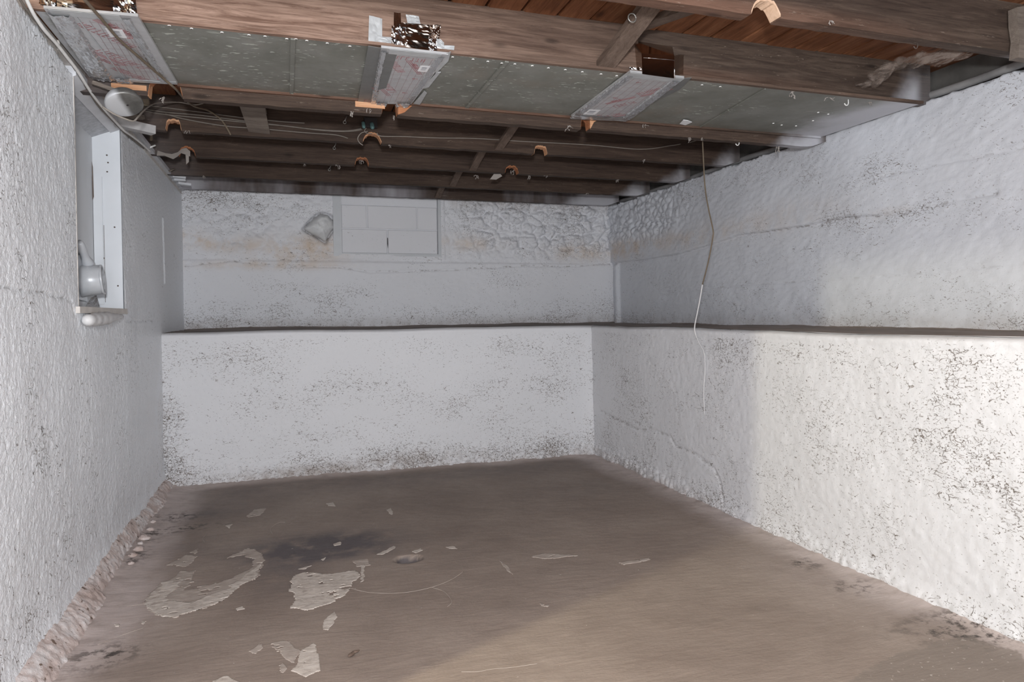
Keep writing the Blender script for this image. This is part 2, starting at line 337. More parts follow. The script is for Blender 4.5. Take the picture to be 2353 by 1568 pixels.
n = N('thin_residue'); k = n.noise(16, 5, .7, n.map((1, 2, 1))); M['residue_thin'] = n.out(n.ramp(k, [(.3, (.30, .25, .215)), (.55, (.40, .345, .305)), (.75, (.50, .44, .395))]), .8, 0, k, .4, .004)
n = N('crumbled_footing'); k = n.noise(30, 5, .7); c = n.ramp(n.noise(9, 5, .7), [(.3, (.40, .31, .275)), (.48, (.55, .46, .43)), (.62, (.68, .64, .63))]); c = n.mix(n.ss(n.noise(38, 3), .60, .70), c, (.17, .12, .095)); M['footing'] = n.out(c, .85, 0, k, .7, .008)
M['foamwhite'] = plain('lumpy_white_paint', (.66, .66, .665), .5, var=.06, scale=18)
M['sill_grey'] = plain('grey_sill_paint', (.24, .235, .235), .5, var=.3, scale=6)
M['rim'] = plain('dusty_grey_rim', (.115, .108, .10), .8, var=.3, scale=8)
M['block'] = wall_paint('block_paint', (.72, .715, .74), .55, 60, .2)
n = N('cobweb'); k = n.noise(16, 6, .8, n.map((.8, 1.0, 5), (0, .45, 0))); n.put(n.b.inputs['Alpha'], n.ma('MULTIPLY', n.ss(n.ma('ADD', k, n.ma('MULTIPLY', n.attr('body'), .22)), .42, .80), .85)); M['web'] = n.out((.22, .175, .15), .9)
n = N('lint'); M['lint'] = n.out((.33, .295, .27), .9)
M['plainwhite'] = plain('white_room_paint', (.70, .69, .69), .7, var=.04)

# ---------------------------------------------------------------- FLOOR
def P2(x, y): p = onZ(x, y, 0); return (p[0], p[1])
us = np.concatenate([[-4.2, -2.5], lin(-1.0, 2.62, .0105)]); vs_ = np.concatenate([[YF, -.5, .6], lin(1.5, 5.6, .0105)])
def fz(u, v):
    z = (fbm(u*1.1, v*1.1, 3, 3)-.5)*.018+(fbm(u*7, v*9, 8, 4)-.5)*.006
    dl = u-XL; z = z+.022*np.exp(-np.maximum(dl-.05, 0)/.07)*(.5+fbm(u*12, v*12, 5, 4)); dr = np.minimum(XRB-u, YB-v); z = z+.02*np.exp(-np.maximum(dr, 0)/.05)*(.4+fbm(u*14, v*14, 6, 3))
    c = P2(938, 1285); d = np.hypot((u-c[0])/1.25, v-c[1]); hole_ = sst(d+.02*(fbm(u*30, v*30, 9, 3)-.5), .062, .040)
    z = z-.055*hole_
    dist = seg(u, v, [P2(1500, 1430), P2(1640, 1438), P2(1760, 1405)]); z = z+.004*np.exp(-(dist/.05)**2)*fbm(u*25, v*25, 2, 3)
    return np.where(u > -1.01, z, 0)
def lime(u, v):
    w = fbm(u*3, v*3, 21, 4); dl = u-XL+.06; dr = XRB-u; db = YB-v
    t = 1.25*sst(dl+(w-.5)*.30, .42, .08)+sst(dr+(w-.5)*.22, .26, .02)*.95+sst(db+(w-.5)*.18, .17, .02)*.8
    t = t+.55*blob(u, v, P2(330, 1400), .13, .35)+.35*blob(u, v, P2(1900, 1330), .25, .5)
    return np.clip(t, 0, 1)*(u > -1.01)
def damp(u, v):
    h_ = P2(938, 1285); k = 3*sst(np.hypot((u-h_[0])/1.25, v-h_[1])+.02*(fbm(u*30, v*30, 9, 3)-.5), .056, .044); c = P2(740, 1258); k = k+ blob(u, v, c, .36, .23, 2.4)*1.6; k = k+.45*blob(u, v, P2(660, 1330), .16, .2)  # first term is painted shade inside the hole, the others damp stains
    k = k+.55*blob(u, v, P2(470, 1180), .30, .20)+.4*sst(YB-v, .75, .25)*sst(YB-v, .05, .2)+.35*blob(u, v, P2(430, 1260), .2, .2)+.25*blob(u, v, P2(1380, 1120), .5, .25)
    return np.clip(k, 0, 3)
def soot_hole_shade(u, v):
    k = 0
    for q, r1, r2 in (((410,1190),.14,.10),((430,1215),.18,.07),((310,1285),.06,.12),((335,1240),.06,.14),((240,1510),.12,.10),((1850,1295),.07,.07),((1480,1085),.07,.10),((2180,1440),.22,.10),((2280,1470),.15,.08),((1600,1140),.08,.12),((1960,1350),.09,.07),((1380,1045),.06,.06)):
        k = k+blob(u, v, P2(*q), r1, r2)
    c = P2(938, 1285); d = np.hypot((u-c[0])/1.25, v-c[1])+.02*(fbm(u*30, v*30, 9, 3)-.5); return np.maximum(np.clip(k*1.1, 0, 1), 0*u+1.6*sst(d, .052, .042))  # last term darkens the hole's inside as painted shade
sk = [P2(1900, 1620), P2(1985, 1545), P2(2060, 1500), P2(2140, 1478), P2(2230, 1462), P2(2330, 1500), P2(2420, 1600), P2(2300, 1760), P2(1900, 1760)]
def skim(u, v): return inside(u+.05*(fbm(u*6, v*6, 31, 3)-.5), v+.06*(fbm(u*6, v*6, 33, 3)-.5), sk).astype(float)
floor = grid('floor', us, vs_, lambda u, v: np.stack([u, v, fz(u, v)], -1), M['floor'], {'lime': lime, 'damp': damp, 'soot_hole_shade': soot_hole_shade, 'skim': skim})
tag(floor, 'worn brown concrete basement floor with pale plaster patches and whitish edges', 'floor', kind='structure')

def residue(pts, mat, name='plaster_patch', th=.003, seed=0, rough=.02, thin=0.):
    """a skin of dried plaster stuck to the floor: its ragged outline on the floor plane"""
    P = [P2(*q) for q in pts]; A = np.array(P); st = .005 if np.ptp(A[:,0]) > .12 else .003; us = np.arange(A[:,0].min()-.02, A[:,0].max()+.02, st); vs_ = np.arange(A[:,1].min()-.02, A[:,1].max()+.02, st)
    def out(u, v):
        uu = u+rough*2.2*(fbm(u*26+seed, v*26, 5+seed, 4)-.5); vv = v+rough*2.2*(fbm(u*26+seed, v*26, 15+seed, 4)-.5); r = ~inside(uu, vv, P)
        return r | (fbm(u*22, v*34, 25+seed, 4) < thin)
    if out(*[(q[:-1,:-1]+q[1:,1:])/2 for q in np.meshgrid(us, vs_, indexing='ij')]).all(): return None
    o = grid(name, us, vs_, lambda u, v: np.stack([u, v, fz(u, v)+th*(.35+.9*fbm(u*30, v*50, seed+3, 3))], -1), mat, hole=out, parent=floor)
    import bmesh
    bm = bmesh.new(); bm.from_mesh(o.data); bmesh.ops.delete(bm, geom=[v for v in bm.verts if not v.link_faces], context='VERTS')
    r = bmesh.ops.extrude_face_region(bm, geom=bm.faces[:]); bmesh.ops.translate(bm, vec=(0, 0, -th-.002), verts=[e for e in r['geom'] if isinstance(e, bmesh.types.BMVert)])
    bmesh.ops.recalc_face_normals(bm, faces=bm.faces); bm.to_mesh(o.data); bm.free(); return o
big = [((672,1325),(700,1316),(740,1320),(775,1316),(815,1311),(826,1325),(808,1345),(800,1360),(770,1382),(735,1398),(700,1404),(672,1400),(678,1375),(666,1350)),
       ((345,1360),(372,1340),(420,1312),(450,1310),(440,1335),(425,1358),(470,1345),(530,1330),(575,1305),(585,1285),(560,1275),(520,1282),(570,1260),(600,1268),(607,1300),(590,1330),(545,1350),(520,1378),(470,1398),(400,1422),(365,1415),(325,1392))]
tag(residue(big[0], M['residue'], seed=1, rough=.018, thin=.27), 'blocky pale plaster patch beside the dark damp stain')
tag(residue(big[1], M['residue_thin'], seed=2, rough=.02, th=.002, thin=.30), 'large crescent plaster patch nearest the ragged footing')
residue(((330,1392),(350,1362),(378,1338),(420,1330),(400,1358),(372,1378),(440,1385),(500,1362),(548,1335),(580,1310),(600,1290),(590,1330),(545,1350),(520,1378),(470,1398),(400,1422),(365,1415)), M['residue'], seed=3, th=.003, rough=.016, thin=.30)
0 and residue(((342,1388),(372,1378),(440,1385),(500,1368),(545,1348),(522,1380),(470,1398),(400,1421),(365,1414)), M['residue'], seed=3, th=.005, rough=.012)
small = [(((690,1500),(720,1480),(735,1515),(738,1545),(700,1558),(668,1545),(680,1530)),0),(((620,1480),(660,1475),(690,1500),(675,1525),(645,1510)),1),(((575,1500),(600,1478),(605,1490),(590,1503)),1),
 (((748,1425),(768,1408),(775,1420),(755,1450),(744,1450)),0),(((640,1535),(655,1525),(660,1540),(650,1550)),1),(((490,1565),(520,1555),(560,1570),(540,1590),(490,1590)),0),(((565,1188),(585,1172),(612,1170),(600,1185),(570,1190)),1),
 (((750,1158),(765,1155),(770,1164),(755,1163)),0),(((518,1210),(535,1205),(528,1216)),0),(((768,1250),(784,1245),(782,1252),(770,1254)),0),(((737,1285),(747,1281),(745,1287)),0),(((888,1172),(900,1168),(900,1182),(892,1180)),0),
 (((865,1275),(905,1255),(910,1258),(880,1275)),0),(((948,1268),(968,1260),(972,1264),(955,1272)),0),(((685,1308),(715,1300),(705,1308)),0),(((828,1300),(836,1300),(836,1335),(830,1340)),0),(((810,1290),(845,1285),(850,1300),(820,1302)),1),
 (((435,1270),(455,1262),(448,1274)),1),(((380,1300),(430,1275),(455,1278),(430,1300)),1),(((1215,1280),(1260,1272),(1330,1278),(1250,1286)),1),(((1420,1293),(1490,1284),(1495,1288),(1430,1298)),1),(((1025,1258),(1045,1256),(1050,1262),(1032,1262)),0),
 (((1150,1290),(1165,1302),(1180,1323),(1160,1308)),1),(((1240,1390),(1262,1394),(1258,1398),(1245,1395)),1),(((540,1400),(555,1395),(560,1402),(545,1405)),0),(((260,1437),(270,1437),(268,1442),(260,1442)),0),(((322,1432),(335,1430),(330,1437)),0)]
for i, (q, k) in enumerate(small): residue(q, M['residue_thin' if k else 'residue'], 'plaster_splash', seed=10+i, rough=.010, th=.002, thin=.36 if k else .2)
# thin curved scratches on the floor
def scratch(px, r=.0018, mat='residue_thin'):
    r *= .55
    P = [P2(*q) for q in px]; pts = smooth_path([(a, b, float(fz(np.array([a]), np.array([b]))[0])+.001) for a, b in P], 8)
    MB().tube(pts, r, 5).build('scratch', M[mat], floor)
scratch([(800,1352),(850,1363),(920,1364),(985,1354),(1035,1335),(1065,1315)]); scratch([(990,1352),(1020,1362),(1038,1385),(1028,1397)], .002)
scratch([(626,1228),(622,1215),(640,1203),(655,1202)], .0018); scratch([(470,1247),(466,1238),(476,1228)], .0016)
scratch([(290,1395),(330,1390),(372,1388)], .0016); scratch([(225,1485),(280,1462),(330,1445)], .0016); scratch([(1060,1546),(1100,1545),(1130,1540),(1180,1536),(1235,1528)], .0016, 'residue_thin')

# ---------------------------------------------------------------- LEFT WALL (with the window well and the doorway behind the camera)
WY0, WY1, WZ0, WZ1 = 3.405, 4.285, 1.262, 2.255
DY0, DY1, DZ = 0.80, 1.755, 2.09
ztop_l = 2.335
us = np.concatenate([[YF, -.5, .3, DY0, 1.2, DY1, 2.0], lin(2.35, 6.72, .0075)]); vs_ = np.concatenate([[-.03], lin(.0, ztop_l, .0075)])
us = np.sort(np.append(us, [WY0, WY1])); vs_ = np.sort(np.append(vs_, [WZ0, WZ1, DZ]))
plast_top = lambda u: 2.265+.035*sst(u, 3.5, 2.8)+.012*(vn(u*30, u*0, 3)-.5)+.012*(vn(u*90, u*0, 4)-.5)+.06*sst(u, 4.2, 4.4)
def lwall(u, v):
    st = (fbm(u*105, v*90, 41, 2)-.5)*.0042+(fbm(u*36, v*30, 42, 3)-.5)*.0032+(fbm(u*3, v*3, 43, 3)-.5)*.016
    smooth_ = sst(u, 4.3, 5.2); st = st*(1-.55*smooth_)
    gl = seg(u, v+.02*(fbm(u*9, v*9, 4, 3)-.5), [(2.3,1.33),(2.9,1.32),(3.30,1.30),(3.36,1.23)]); st = st-.007*np.exp(-(gl/.006)**2)
    jt = 1.205+.008*(vn(u*20, u*0, 7)-.5); st = st-.008*np.exp(-((v-jt)/.006)**2)*sst(u, 4.25, 4.35)*sst(u, 5.25, 5.1)
    # raised rib of plaster
    st = st+.010*np.exp(-((u-5.62-(1.95-v)*.03)/.02)**4)*((v > 1.47) & (v < 1.955))
    st = st-.035*sst(v, plast_top(u)-.006, plast_top(u)+.004)
    st = st+.02*sst(v, .16, 0)*(.5+fbm(u*10, v*10, 9, 3))
    edge = np.minimum(np.minimum(np.abs(u-WY0), np.abs(u-WY1))+9*((v < WZ0) | (v > WZ1)), 9)
    st = st*np.where(edge < .02, .4, 1)
    x = XL+np.where(u > 2.3, st, 0); return np.stack([x, u, v], -1)
def lpit(u, v): return np.clip(.60+.35*(fbm(u*1.5, v*1.5, 51, 3)-.5)*2+.25*sst(u, 4.2, 3.0)*sst(v, 1.2, .6)-.25*sst(u, 4.0, 5.0)*sst(v, .5, .9), 0, 1.4)
lgroove = lambda u, v: .8*np.exp(-(seg(u, v+.02*(fbm(u*9, v*9, 4, 3)-.5), [(2.3,1.33),(2.9,1.32),(3.30,1.30),(3.36,1.23)])/.0045)**2)+.8*np.exp(-((v-1.205-.008*(vn(u*20,u*0,7)-.5))/.004)**2)*sst(u, 4.25, 4.35)*sst(u, 5.25, 5.1)
wall_left = grid('wall_left', us, vs_, lwall, M['stipple'], {'pit': lpit, 'stain': lambda u, v: .10*sst(u, 4.5, 5.4)*sst(v, 1.2, .6)+0*u, 'dirt_tone': lambda u, v: .5*sst(v, .10, 0), 'groove': lgroove},
    hole=lambda u, v: ((u > WY0) & (u < WY1) & (v > WZ0) & (v < WZ1)) | ((u > DY0) & (u < DY1) & (v < DZ)))
tag(wall_left, 'stippled glossy white-painted concrete wall around the boarded window well', 'wall', kind='structure')
mb = MB(); mb.box((XL-.16, 1.755, -.05), (XL-.045, WY0-.03, 2.33)).box((XL-.16, YF, -.05), (XL-.045, DY0, 2.33)).box((XL-.16, DY0, DZ), (XL-.045, DY1, 2.33)).box((XL-.16, WY1+.03, -.05), (XL-.045, 6.9, 2.26)).box((XL-.16, WY0-.03, -.05), (XL-.045, WY1+.03, WZ0-.03)); mb.build('wall_core', M['plainwhite'], wall_left)
# ragged footing at the foot of the wall, a run of crumbled lumps
us = lin(2.3, YB, .009); vs_ = np.linspace(0, 1, 16)
def foot(u, v):
    a = (v**.8)*math.pi/2; wd_ = .062+.03*(vn(u*2.2, u*0, 3)-.5)+.02*(u < 3.4); ht = .085+.04*(vn(u*1.7, u*0, 5)-.5)
    f1, f2 = worley(u*30, v*4.2, 12); l = .005*(f2-f1)+.012*(fbm(u*9, v*1.3, 13, 4)-.5)+.016*(fbm(u*48, v*6, 14, 4)-.5)
    bul = .35*np.sin(v*math.pi)*.03; return np.stack([XL-.004+(wd_+.01)*(1-v)+(l+bul)*.8, u, -.004+(ht+.02)*v+(l+bul)*.5*np.where(v > .02, 1, 0)], -1)
ft = grid('footing', us, vs_, foot, M['footing'], parent=wall_left); tag(ft, 'pinkish crumbling footing along the foot of the wall')

# window well boards
win = empty('window_1', (XL, (WY0+WY1)/2, WZ0), 'tall boarded-up window well with white inner boards, set in the stippled wall', 'window', kind='structure')
XB = XL-.136
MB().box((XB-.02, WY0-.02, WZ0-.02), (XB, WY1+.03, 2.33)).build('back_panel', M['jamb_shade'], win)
MB().box((XB, WY1-.004, WZ0), (XL-.002, WY1+.03, WZ1)).build('jamb', M['jamb'], win)
MB().box((XB, WY0-.006, WZ0), (XL+.0015, WY0+.004, WZ1)).build('jamb', M['beige_wood'], win)
MB().slab([(XL+.004, WY0, 2.262), (XB, WY0, 2.203), (XB, WY0, 2.30), (XL+.004, WY0, 2.30)], (0, WY1-WY0+.02, 0)).build('head_board', M['head'], win)
MB().slab([(XL+.012, WY0-.01, 2.258), (XL-.045, WY0-.01, 2.232), (XL-.045, WY0-.01, 2.30), (XL+.012, WY0-.01, 2.30)], (0, WY1-WY0+.05, 0)).build('head_trim', M['painted_wood'], win)
MB().box((XB, WY0-.04, WZ0-.016), (XL+.015, WY1+.012, WZ0+.012)).build('sill_board', M['beige_wood'], win)
# planks of the far jamb: seam strip + nail heads
pb = MB().box((XB+.002, WY1-.016, 1.30), (XB+.045, WY1-.003, 1.99)); pb.build('corner_strip', M['jamb'], win)
mb = MB()
for (x, z) in ((.07,2.11),(.075,2.07),(.07,2.02),(.10,1.72),(.045,1.55),(.11,1.40)): mb.lathe((XB+x, WY1-.005, z), (0,-1,0), [(0,.0045),(.0015,.004),(.002,.0)], 8)
mb.build('nail_heads', M['rust'], win)
MB().slab([(XB+.0475, WY1-.0055, 1.31), (XB+.0495, WY1-.0055, 1.31), (XB+.0495, WY1-.0055, 1.73), (XB+.0475, WY1-.0055, 1.73)], (0, -.0006, 0)).build('board_seam', M['rust'], win)
MB().slab([(XB+.001, WY1-.018, 1.86), (XB+.007, WY1-.018, 1.88), (XB+.005, WY1-.018, 2.04), (XB+.001, WY1-.018, 2.07)], (0, -.002, 0)).build('open_joint', M['rust'], win)

# dryer-vent collar in the window well
vc = Vector((XB+.002, 3.985, 1.412))
vent = empty('vent_collar', vc, 'crumpled white-painted round vent collar sticking out low in the window well', 'vent')
dv = Vector((1, .10, .08)).normalized()
mb = MB(); mb.lathe(vc, dv, [(0,.075),(.004,.079),(.05,.074),(.10,.071),(.102,.067),(.05,.065),(.01,.062),(.008,0)], 30)
V = np.array(mb.v); r_ = (fbm(V[:,1]*30, V[:,2]*30, 71, 3)-.5)*.02; V[:,2] += r_; V[:,1] += r_[::-1]*.6; mb.v = V.tolist(); mb.build('collar', M['vent'], vent)
mb = MB(); mb.lathe(vc+dv*.094, dv, [(-.003,.072),(0,.076),(.008,.075),(.010,.070),(.006,.067)], 30); V = np.array(mb.v); V[:,2] += (fbm(V[:,1]*40, V[:,2]*40, 72, 2)-.5)*.008; mb.v = V.tolist(); mb.build('rim', M['vent'], vent)
mb = MB(); mb.slab([(XB+.004, 3.88, 1.32), (XB+.004, 4.07, 1.31), (XB+.004, 4.09, 1.50), (XB+.004, 4.03, 1.56), (XB+.004, 3.87, 1.52)], (.008, 0, 0)); mb.build('flange', M['vent'], vent)
mb = MB(); pts = smooth_path([(XB+.02, 3.90, 1.60), (XB+.03, 3.95, 1.545), (XB+.035, 4.0, 1.50), (XB+.04, 4.05, 1.47)], 5); mb.tube(pts, [.016+.004*math.sin(i*.8)+.001*i for i in range(len(pts))], 10)
mb.build('crumpled_tape', M['vent'], vent)
mb = MB(); mb.slab([(XB+.006, 4.04, 1.28), (XB+.05, 4.12, 1.278), (XB+.035, 4.13, 1.335), (XB+.02, 4.08, 1.32)], (.004, .006, .01)); mb.build('torn_tape', M['foil_tape'], vent)
# lumpy roll under the sill
pts = []; rad = []
for i, y in enumerate(np.linspace(3.40, 4.12, 26)): pts.append((XL+.030-.012*(y-3.36), y, 1.214+.016*(y-3.36)/.7)); rad.append((.027 if y < 3.75 else .027-.014*(y-3.75)/.3)*(1+.26*math.sin(i*2.3)*math.cos(i*.7))*min(1, .55+i*.3))
tag(MB().tube(pts, rad, 12).build('filler_roll', M['foamwhite']), 'lumpy white-painted filler roll squeezed out under the sill of the boarded window', 'filler')
# light repaired corner block under the plate by the window, white strip
# ---------------------------------------------------------------- BACK WALL
def Py(x, y): p = onY(x, y, YU); return (p[0], p[2])
us = lin(XL-.05, 3.42, .0085); vs_ = lin(1.08, 2.40, .0085)
BX0, BX1, BZ0, BZ1 = .492, 1.445, 1.798, 2.40
us = np.sort(np.append(us, [BX0, BX1])); vs_ = np.sort(np.append(vs_, [BZ0]))
crk = [Py(425,612), Py(470,606), Py(540,600), Py(640,612), Py(780,614), Py(850,626), Py(1000,622), Py(1200,612), Py(1330,612), Py(1400,605)]
STONE = [Py(*q) for q in ((697,527),(715,506),(735,491),(752,493),(767,506),(768,526),(758,540),(748,557),(735,548),(715,538))]
def rough_up(u, v):
    up = sst(v, 1.72, 1.80)
    r = .25+.9*sst(u, 1.5, 2.2)*sst(v, 1.80, 1.95)+.5*blob(u, v, Py(560,510), .35, .14)+.4*blob(u, v, Py(1120,500), .3, .25)+.9*blob(u, v, Py(1330,520), .6, .25)
    return up*np.clip(r, 0, 1.3)
def bwall(u, v):
    f1, f2 = worley(u*13+2*fbm(u*6, v*6, 1, 2), v*16, 23); g1, g2 = worley(u*5.5+fbm(u*3, v*3, 2, 2), v*7.5, 27)
    d = (fbm(u*2.2, v*3.5, 22, 4)-.5)*.035+(fbm(u*30, v*45, 24, 3)-.5)*.006
    R = rough_up(u, v); d = d+R*(.030*np.minimum(f2-f1, .5)+.065*np.minimum(g2-g1, .45)-.030+(fbm(u*9, v*12, 28, 3)-.5)*.045)
    d = d-.010*np.exp(-(seg(u, v, crk)/.008)**2)+.012*sst(v, 1.735, 1.715)
    d = d-.008*np.exp(-(seg(u, v, [Py(570,755), Py(640,700), Py(730,640)])/.008)**2)
    sd = seg(u+.02*(fbm(u*14, v*14, 3, 3)-.5), v+.02*(fbm(u*14, v*14, 5, 3)-.5), STONE+STONE[:1]); d = d-.045*np.exp(-(sd/.016)**2)
    near = np.minimum(np.minimum(np.abs(u-BX0), np.abs(u-BX1)), np.abs(v-BZ0)); fr = ((u > BX0-.05) & (u < BX1+.05) & (v > BZ0-.05)); d = np.where(fr, .25*d+.004, d)
    d = d+.10*sst(u, XL+.10, XL-.02)*0-.0
    return np.stack([u, YU-d, v], -1)
def bpit(u, v):
    k = .64+.9*blob(u, v, Py(500,450), .45, .10)+.4*sst(v, 1.45, 1.2)+.30*blob(u, v, Py(640,700), .5, .15)+.35*rough_up(u, v)*.6-.25*sst(v, 1.74, 1.70)*sst(v, 1.5, 1.6)+.25*np.exp(-(seg(u, v, crk)/.03)**2)
    return np.clip(k, 0, 1.7)
def bstain(u, v):
    k = .95*blob(u, v, Py(440,548), .16, .07)+.9*blob(u, v, Py(520,562), .22, .06)+.9*blob(u, v, Py(690,575), .38, .12)+.55*blob(u, v, Py(600,610), .7, .04)+.6*blob(u, v, Py(1070,560), .3, .08)+.85*blob(u, v, Py(1340,580), .35, .09)+.6*blob(u, v, Py(740,560), .14, .09)
    return np.clip(k*.85, 0, .85)
wall_back = grid('wall_back', us, vs_, bwall, M['upper'], {'pit': bpit, 'stain': bstain, 'dirt_tone': lambda u, v: np.clip(.35*sst(v, 1.24, 1.12)+.3*blob(u, v, Py(530,565), .12, .05)+.25*blob(u, v, Py(725,548), .12, .07)+.35*sst(v, 2.22, 2.33)*sst(u, 1.4, 1.6), 0, 1), 'groove': lambda u, v: np.maximum(.7*np.exp(-(seg(u+.02*(fbm(u*9, v*9, 6, 2)-.5), v+.03*(fbm(u*8, v*8, 7, 3)-.5), crk)/.005)**2), .95*np.exp(-(seg(u, v, STONE+STONE[:1])/.009)**2))},  # brown tone deepens towards the ledge and, past the blocks, towards the top
    hole=lambda u, v: (u > BX0) & (u < BX1) & (v > BZ0))
tag(wall_back, 'rough white-painted concrete wall above the back ledge with rusty stains and lumps', 'wall', kind='structure')
MB().box((XL-.3, YU+.06, 0), (3.7, YU+.2, 2.6)).build('wall_core', M['rim'], wall_back)
# big stone
mb = MB(); sc0 = np.array(STONE).mean(0); n1, n2 = 48, 20; v = []; f = []
def stone_r(b):
    d = np.array([math.cos(b), math.sin(b)]); best = .1
    for (x0, y0), (x1, y1) in zip(STONE, STONE[1:]+STONE[:1]):
        e = np.array([x1-x0, y1-y0]); m_ = np.array([[d[0], -e[0]], [d[1], -e[1]]]); det = np.linalg.det(m_)
        if abs(det) > 1e-9:
            t, k = np.linalg.solve(m_, np.array([x0, y0])-sc0)
            if t > 0 and 0 <= k <= 1: best = t
    return best*.98
for i in range(n2+1):
    for j in range(n1):
        a = i/n2*math.pi/2; b = 2*math.pi*j/n1; r_ = stone_r(b)*math.sin(a)**.8
        v.append((sc0[0]+r_*math.cos(b), YU+.03-.105*math.cos(a)**.7, sc0[1]+r_*math.sin(b)))
for i in range(n2):
    for j in range(n1): f.append((i*n1+j, i*n1+(j+1) % n1, (i+1)*n1+(j+1) % n1, (i+1)*n1+j))
V = np.array(v); q = fbm(V[:,0]*12, V[:,2]*12, 61, 4)-.5; V[:,1] -= q*.06; V[:,0] += q*.015; mb.add(V.tolist(), f, True)
tag(mb.build('stone', M['foamwhite'], wall_back), 'pale angular stone bulging from the wall beside the blocked window')
# bench: vertical face + dusty ledge
def bench_lip(t, s): return .012*(fbm(t*1.5, t*0+s, 81, 3)-.5)*2
def bz(u): return ZL+.010*(fbm(u*1.3, u*0, 83, 3)-.5)*2
us = lin(XL-.02, XRB+.04, .0085); vs_ = lin(-.03, 1, .0085)
def bface(u, v):
    zz = np.where(v < 0, v, v*bz(u)); f1, f2 = worley(u*17, zz*22, 33); low = sst(zz, .20, .04)+.8*sst(u, XL+.22, XL+.05)*sst(zz, .80, .60)*(.5+fbm(u*5, zz*5, 2, 3))
    d = (fbm(u*2, zz*2.4, 34, 4)-.5)*.022+(fbm(u*38, zz*55, 35, 3)-.5)*.005+np.clip(low, 0, 1)*(.034*np.minimum(f2-f1, .5)+(fbm(u*10, zz*14, 36, 3)-.5)*.03)
    d = d+.014*sst(zz, .12, .0)+.005*np.sin(np.clip((v-.955)/.045, 0, 1)*math.pi)-.03*sst(v, .985, 1.0)
    d = d+.05*sst(u, XRB-.10, XRB)*(1-v)
    return np.stack([u, YB-d, zz], -1)
bp = lambda u, v: np.clip(.80+.55*sst(v, .22, .07)+.6*sst(u, XL+.22, XL+.04)*sst(v, .75, .55)+.18*sst(u, 1.0, 2.2)*sst(v, .7, .3)+.16*np.exp(-((v-.60-.02*np.sin(u*3))/.035)**2)-.7*sst(v, .93, .97), 0, 1.8)
bd = lambda u, v: np.clip(.40*sst(v, .11, .02)*(.3+fbm(u*3, v*8, 5, 3))+.4*blob(u, v, (.9, .07), .5, .05)+.4*blob(u, v, (.05, .04), .4, .05), 0, .8)
tag(grid('bench_face', us, vs_, bface, M['bench'], {'pit': bp, 'stain': lambda u, v: 0*u, 'dirt_tone': bd, 'groove': lambda u, v: 0*u}, parent=wall_back), 'pitted white face of the low concrete bench under the back wall')
def ledge_b(u, v):
    z = bz(u)+(fbm(u*4, v*4, 91, 4)-.5)*.012+.03*sst(v, .93, 1.0); return np.stack([u, YB-.012+.02+(YU+.03-YB)*v, np.minimum(z, z)], -1)
grid('ledge_top', lin(XL-.02, XRU+.1, .02), lin(0, 1, .016), ledge_b, M['ledge'], parent=wall_back)

# ---------------------------------------------------------------- RIGHT WALL
def Px(x, y): p = onX(x, y, XRU); return (p[1], p[2])
def Pb(x, y): p = onX(x, y, XRB); return (p[1], p[2]/ZL)
us = np.concatenate([[YF, -.5, .5, 1.4], lin(1.9, 6.74, .0085)]); vs_ = lin(1.08, ZW+.012, .0085)
rc = [Px(1410,605), Px(1480,598), Px(1560,585), Px(1640,562), Px(1700,542), Px(1850,520), Px(1950,500), Px(2020,497), Px(2120,480), Px(2200,458), Px(2290,445)]
rl1 = [Px(1520,675), Px(1700,655), Px(1890,645), Px(2100,630), Px(2353,605)]; rl2 = [Px(1420,525), Px(1500,518), Px(1560,510)]; rl3 = [Px(2020,410), Px(2150,378), Px(2260,358), Px(2353,340)]
def rtop(u): return 2.345+.012*(vn(u*14, u*0, 5)-.5)+.01*(vn(u*50, u*0, 6)-.5)
def rwall(u, v):
    f1, f2 = worley(u*12, v*15, 43); R = sst(u, 4.9, 5.8)*sst(v, 1.85, 2.0)
    d = (fbm(u*1.8, v*2.6, 44, 4)-.5)*.034+(fbm(u*24+v*14, v*42, 45, 3)-.5)*.006+R*(.035*np.minimum(f2-f1, .5)+(fbm(u*8, v*9, 46, 3)-.5)*.045)
    lo = np.interp(u, [a[0] for a in rc[::-1]], [a[1] for a in rc[::-1]]); d = d+.022*sst(v, lo-.008, lo+.012)*sst(u, 2.6, 3.6)-.008*np.exp(-(seg(u, v, rc)/.008)**2)
    for l, a in ((rl1,.004),(rl3,.006),(rl2,.010)): d = d-a*np.exp(-(seg(u, v, l)/.006)**2)
    d = d+.035*np.exp(-((u-6.54)/.045)**4)*sst(v, 1.75, 1.70)
    d = d-.08*sst(v, rtop(u)-.012, rtop(u)); return np.stack([XRU-np.where(u > 1.85, d, 0), u, v], -1)
def rpit(u, v): return np.clip(.52+.40*sst(v, 1.36, 1.18)+.25*sst(v, 2.12, 2.25)*sst(u, 3.8, 3.0)+.3*np.exp(-(seg(u, v, rc)/.05)**2)*sst(u, 5.0, 4.0)+.25*np.exp(-(seg(u, v, rl3)/.05)**2)+.5*(fbm(u*1.2+v*.6, v*4, 47, 3)-.5), 0, 1.5)
def rstain(u, v): return np.clip(.8*blob(u, v, Px(1440,572), .55, .09)+.5*blob(u, v, Px(1600,545), .6, .08)+.25*blob(u, v, Px(1800,500), .5, .10)+.3*blob(u, v, Px(2040,490), .12, .03), 0, .7)
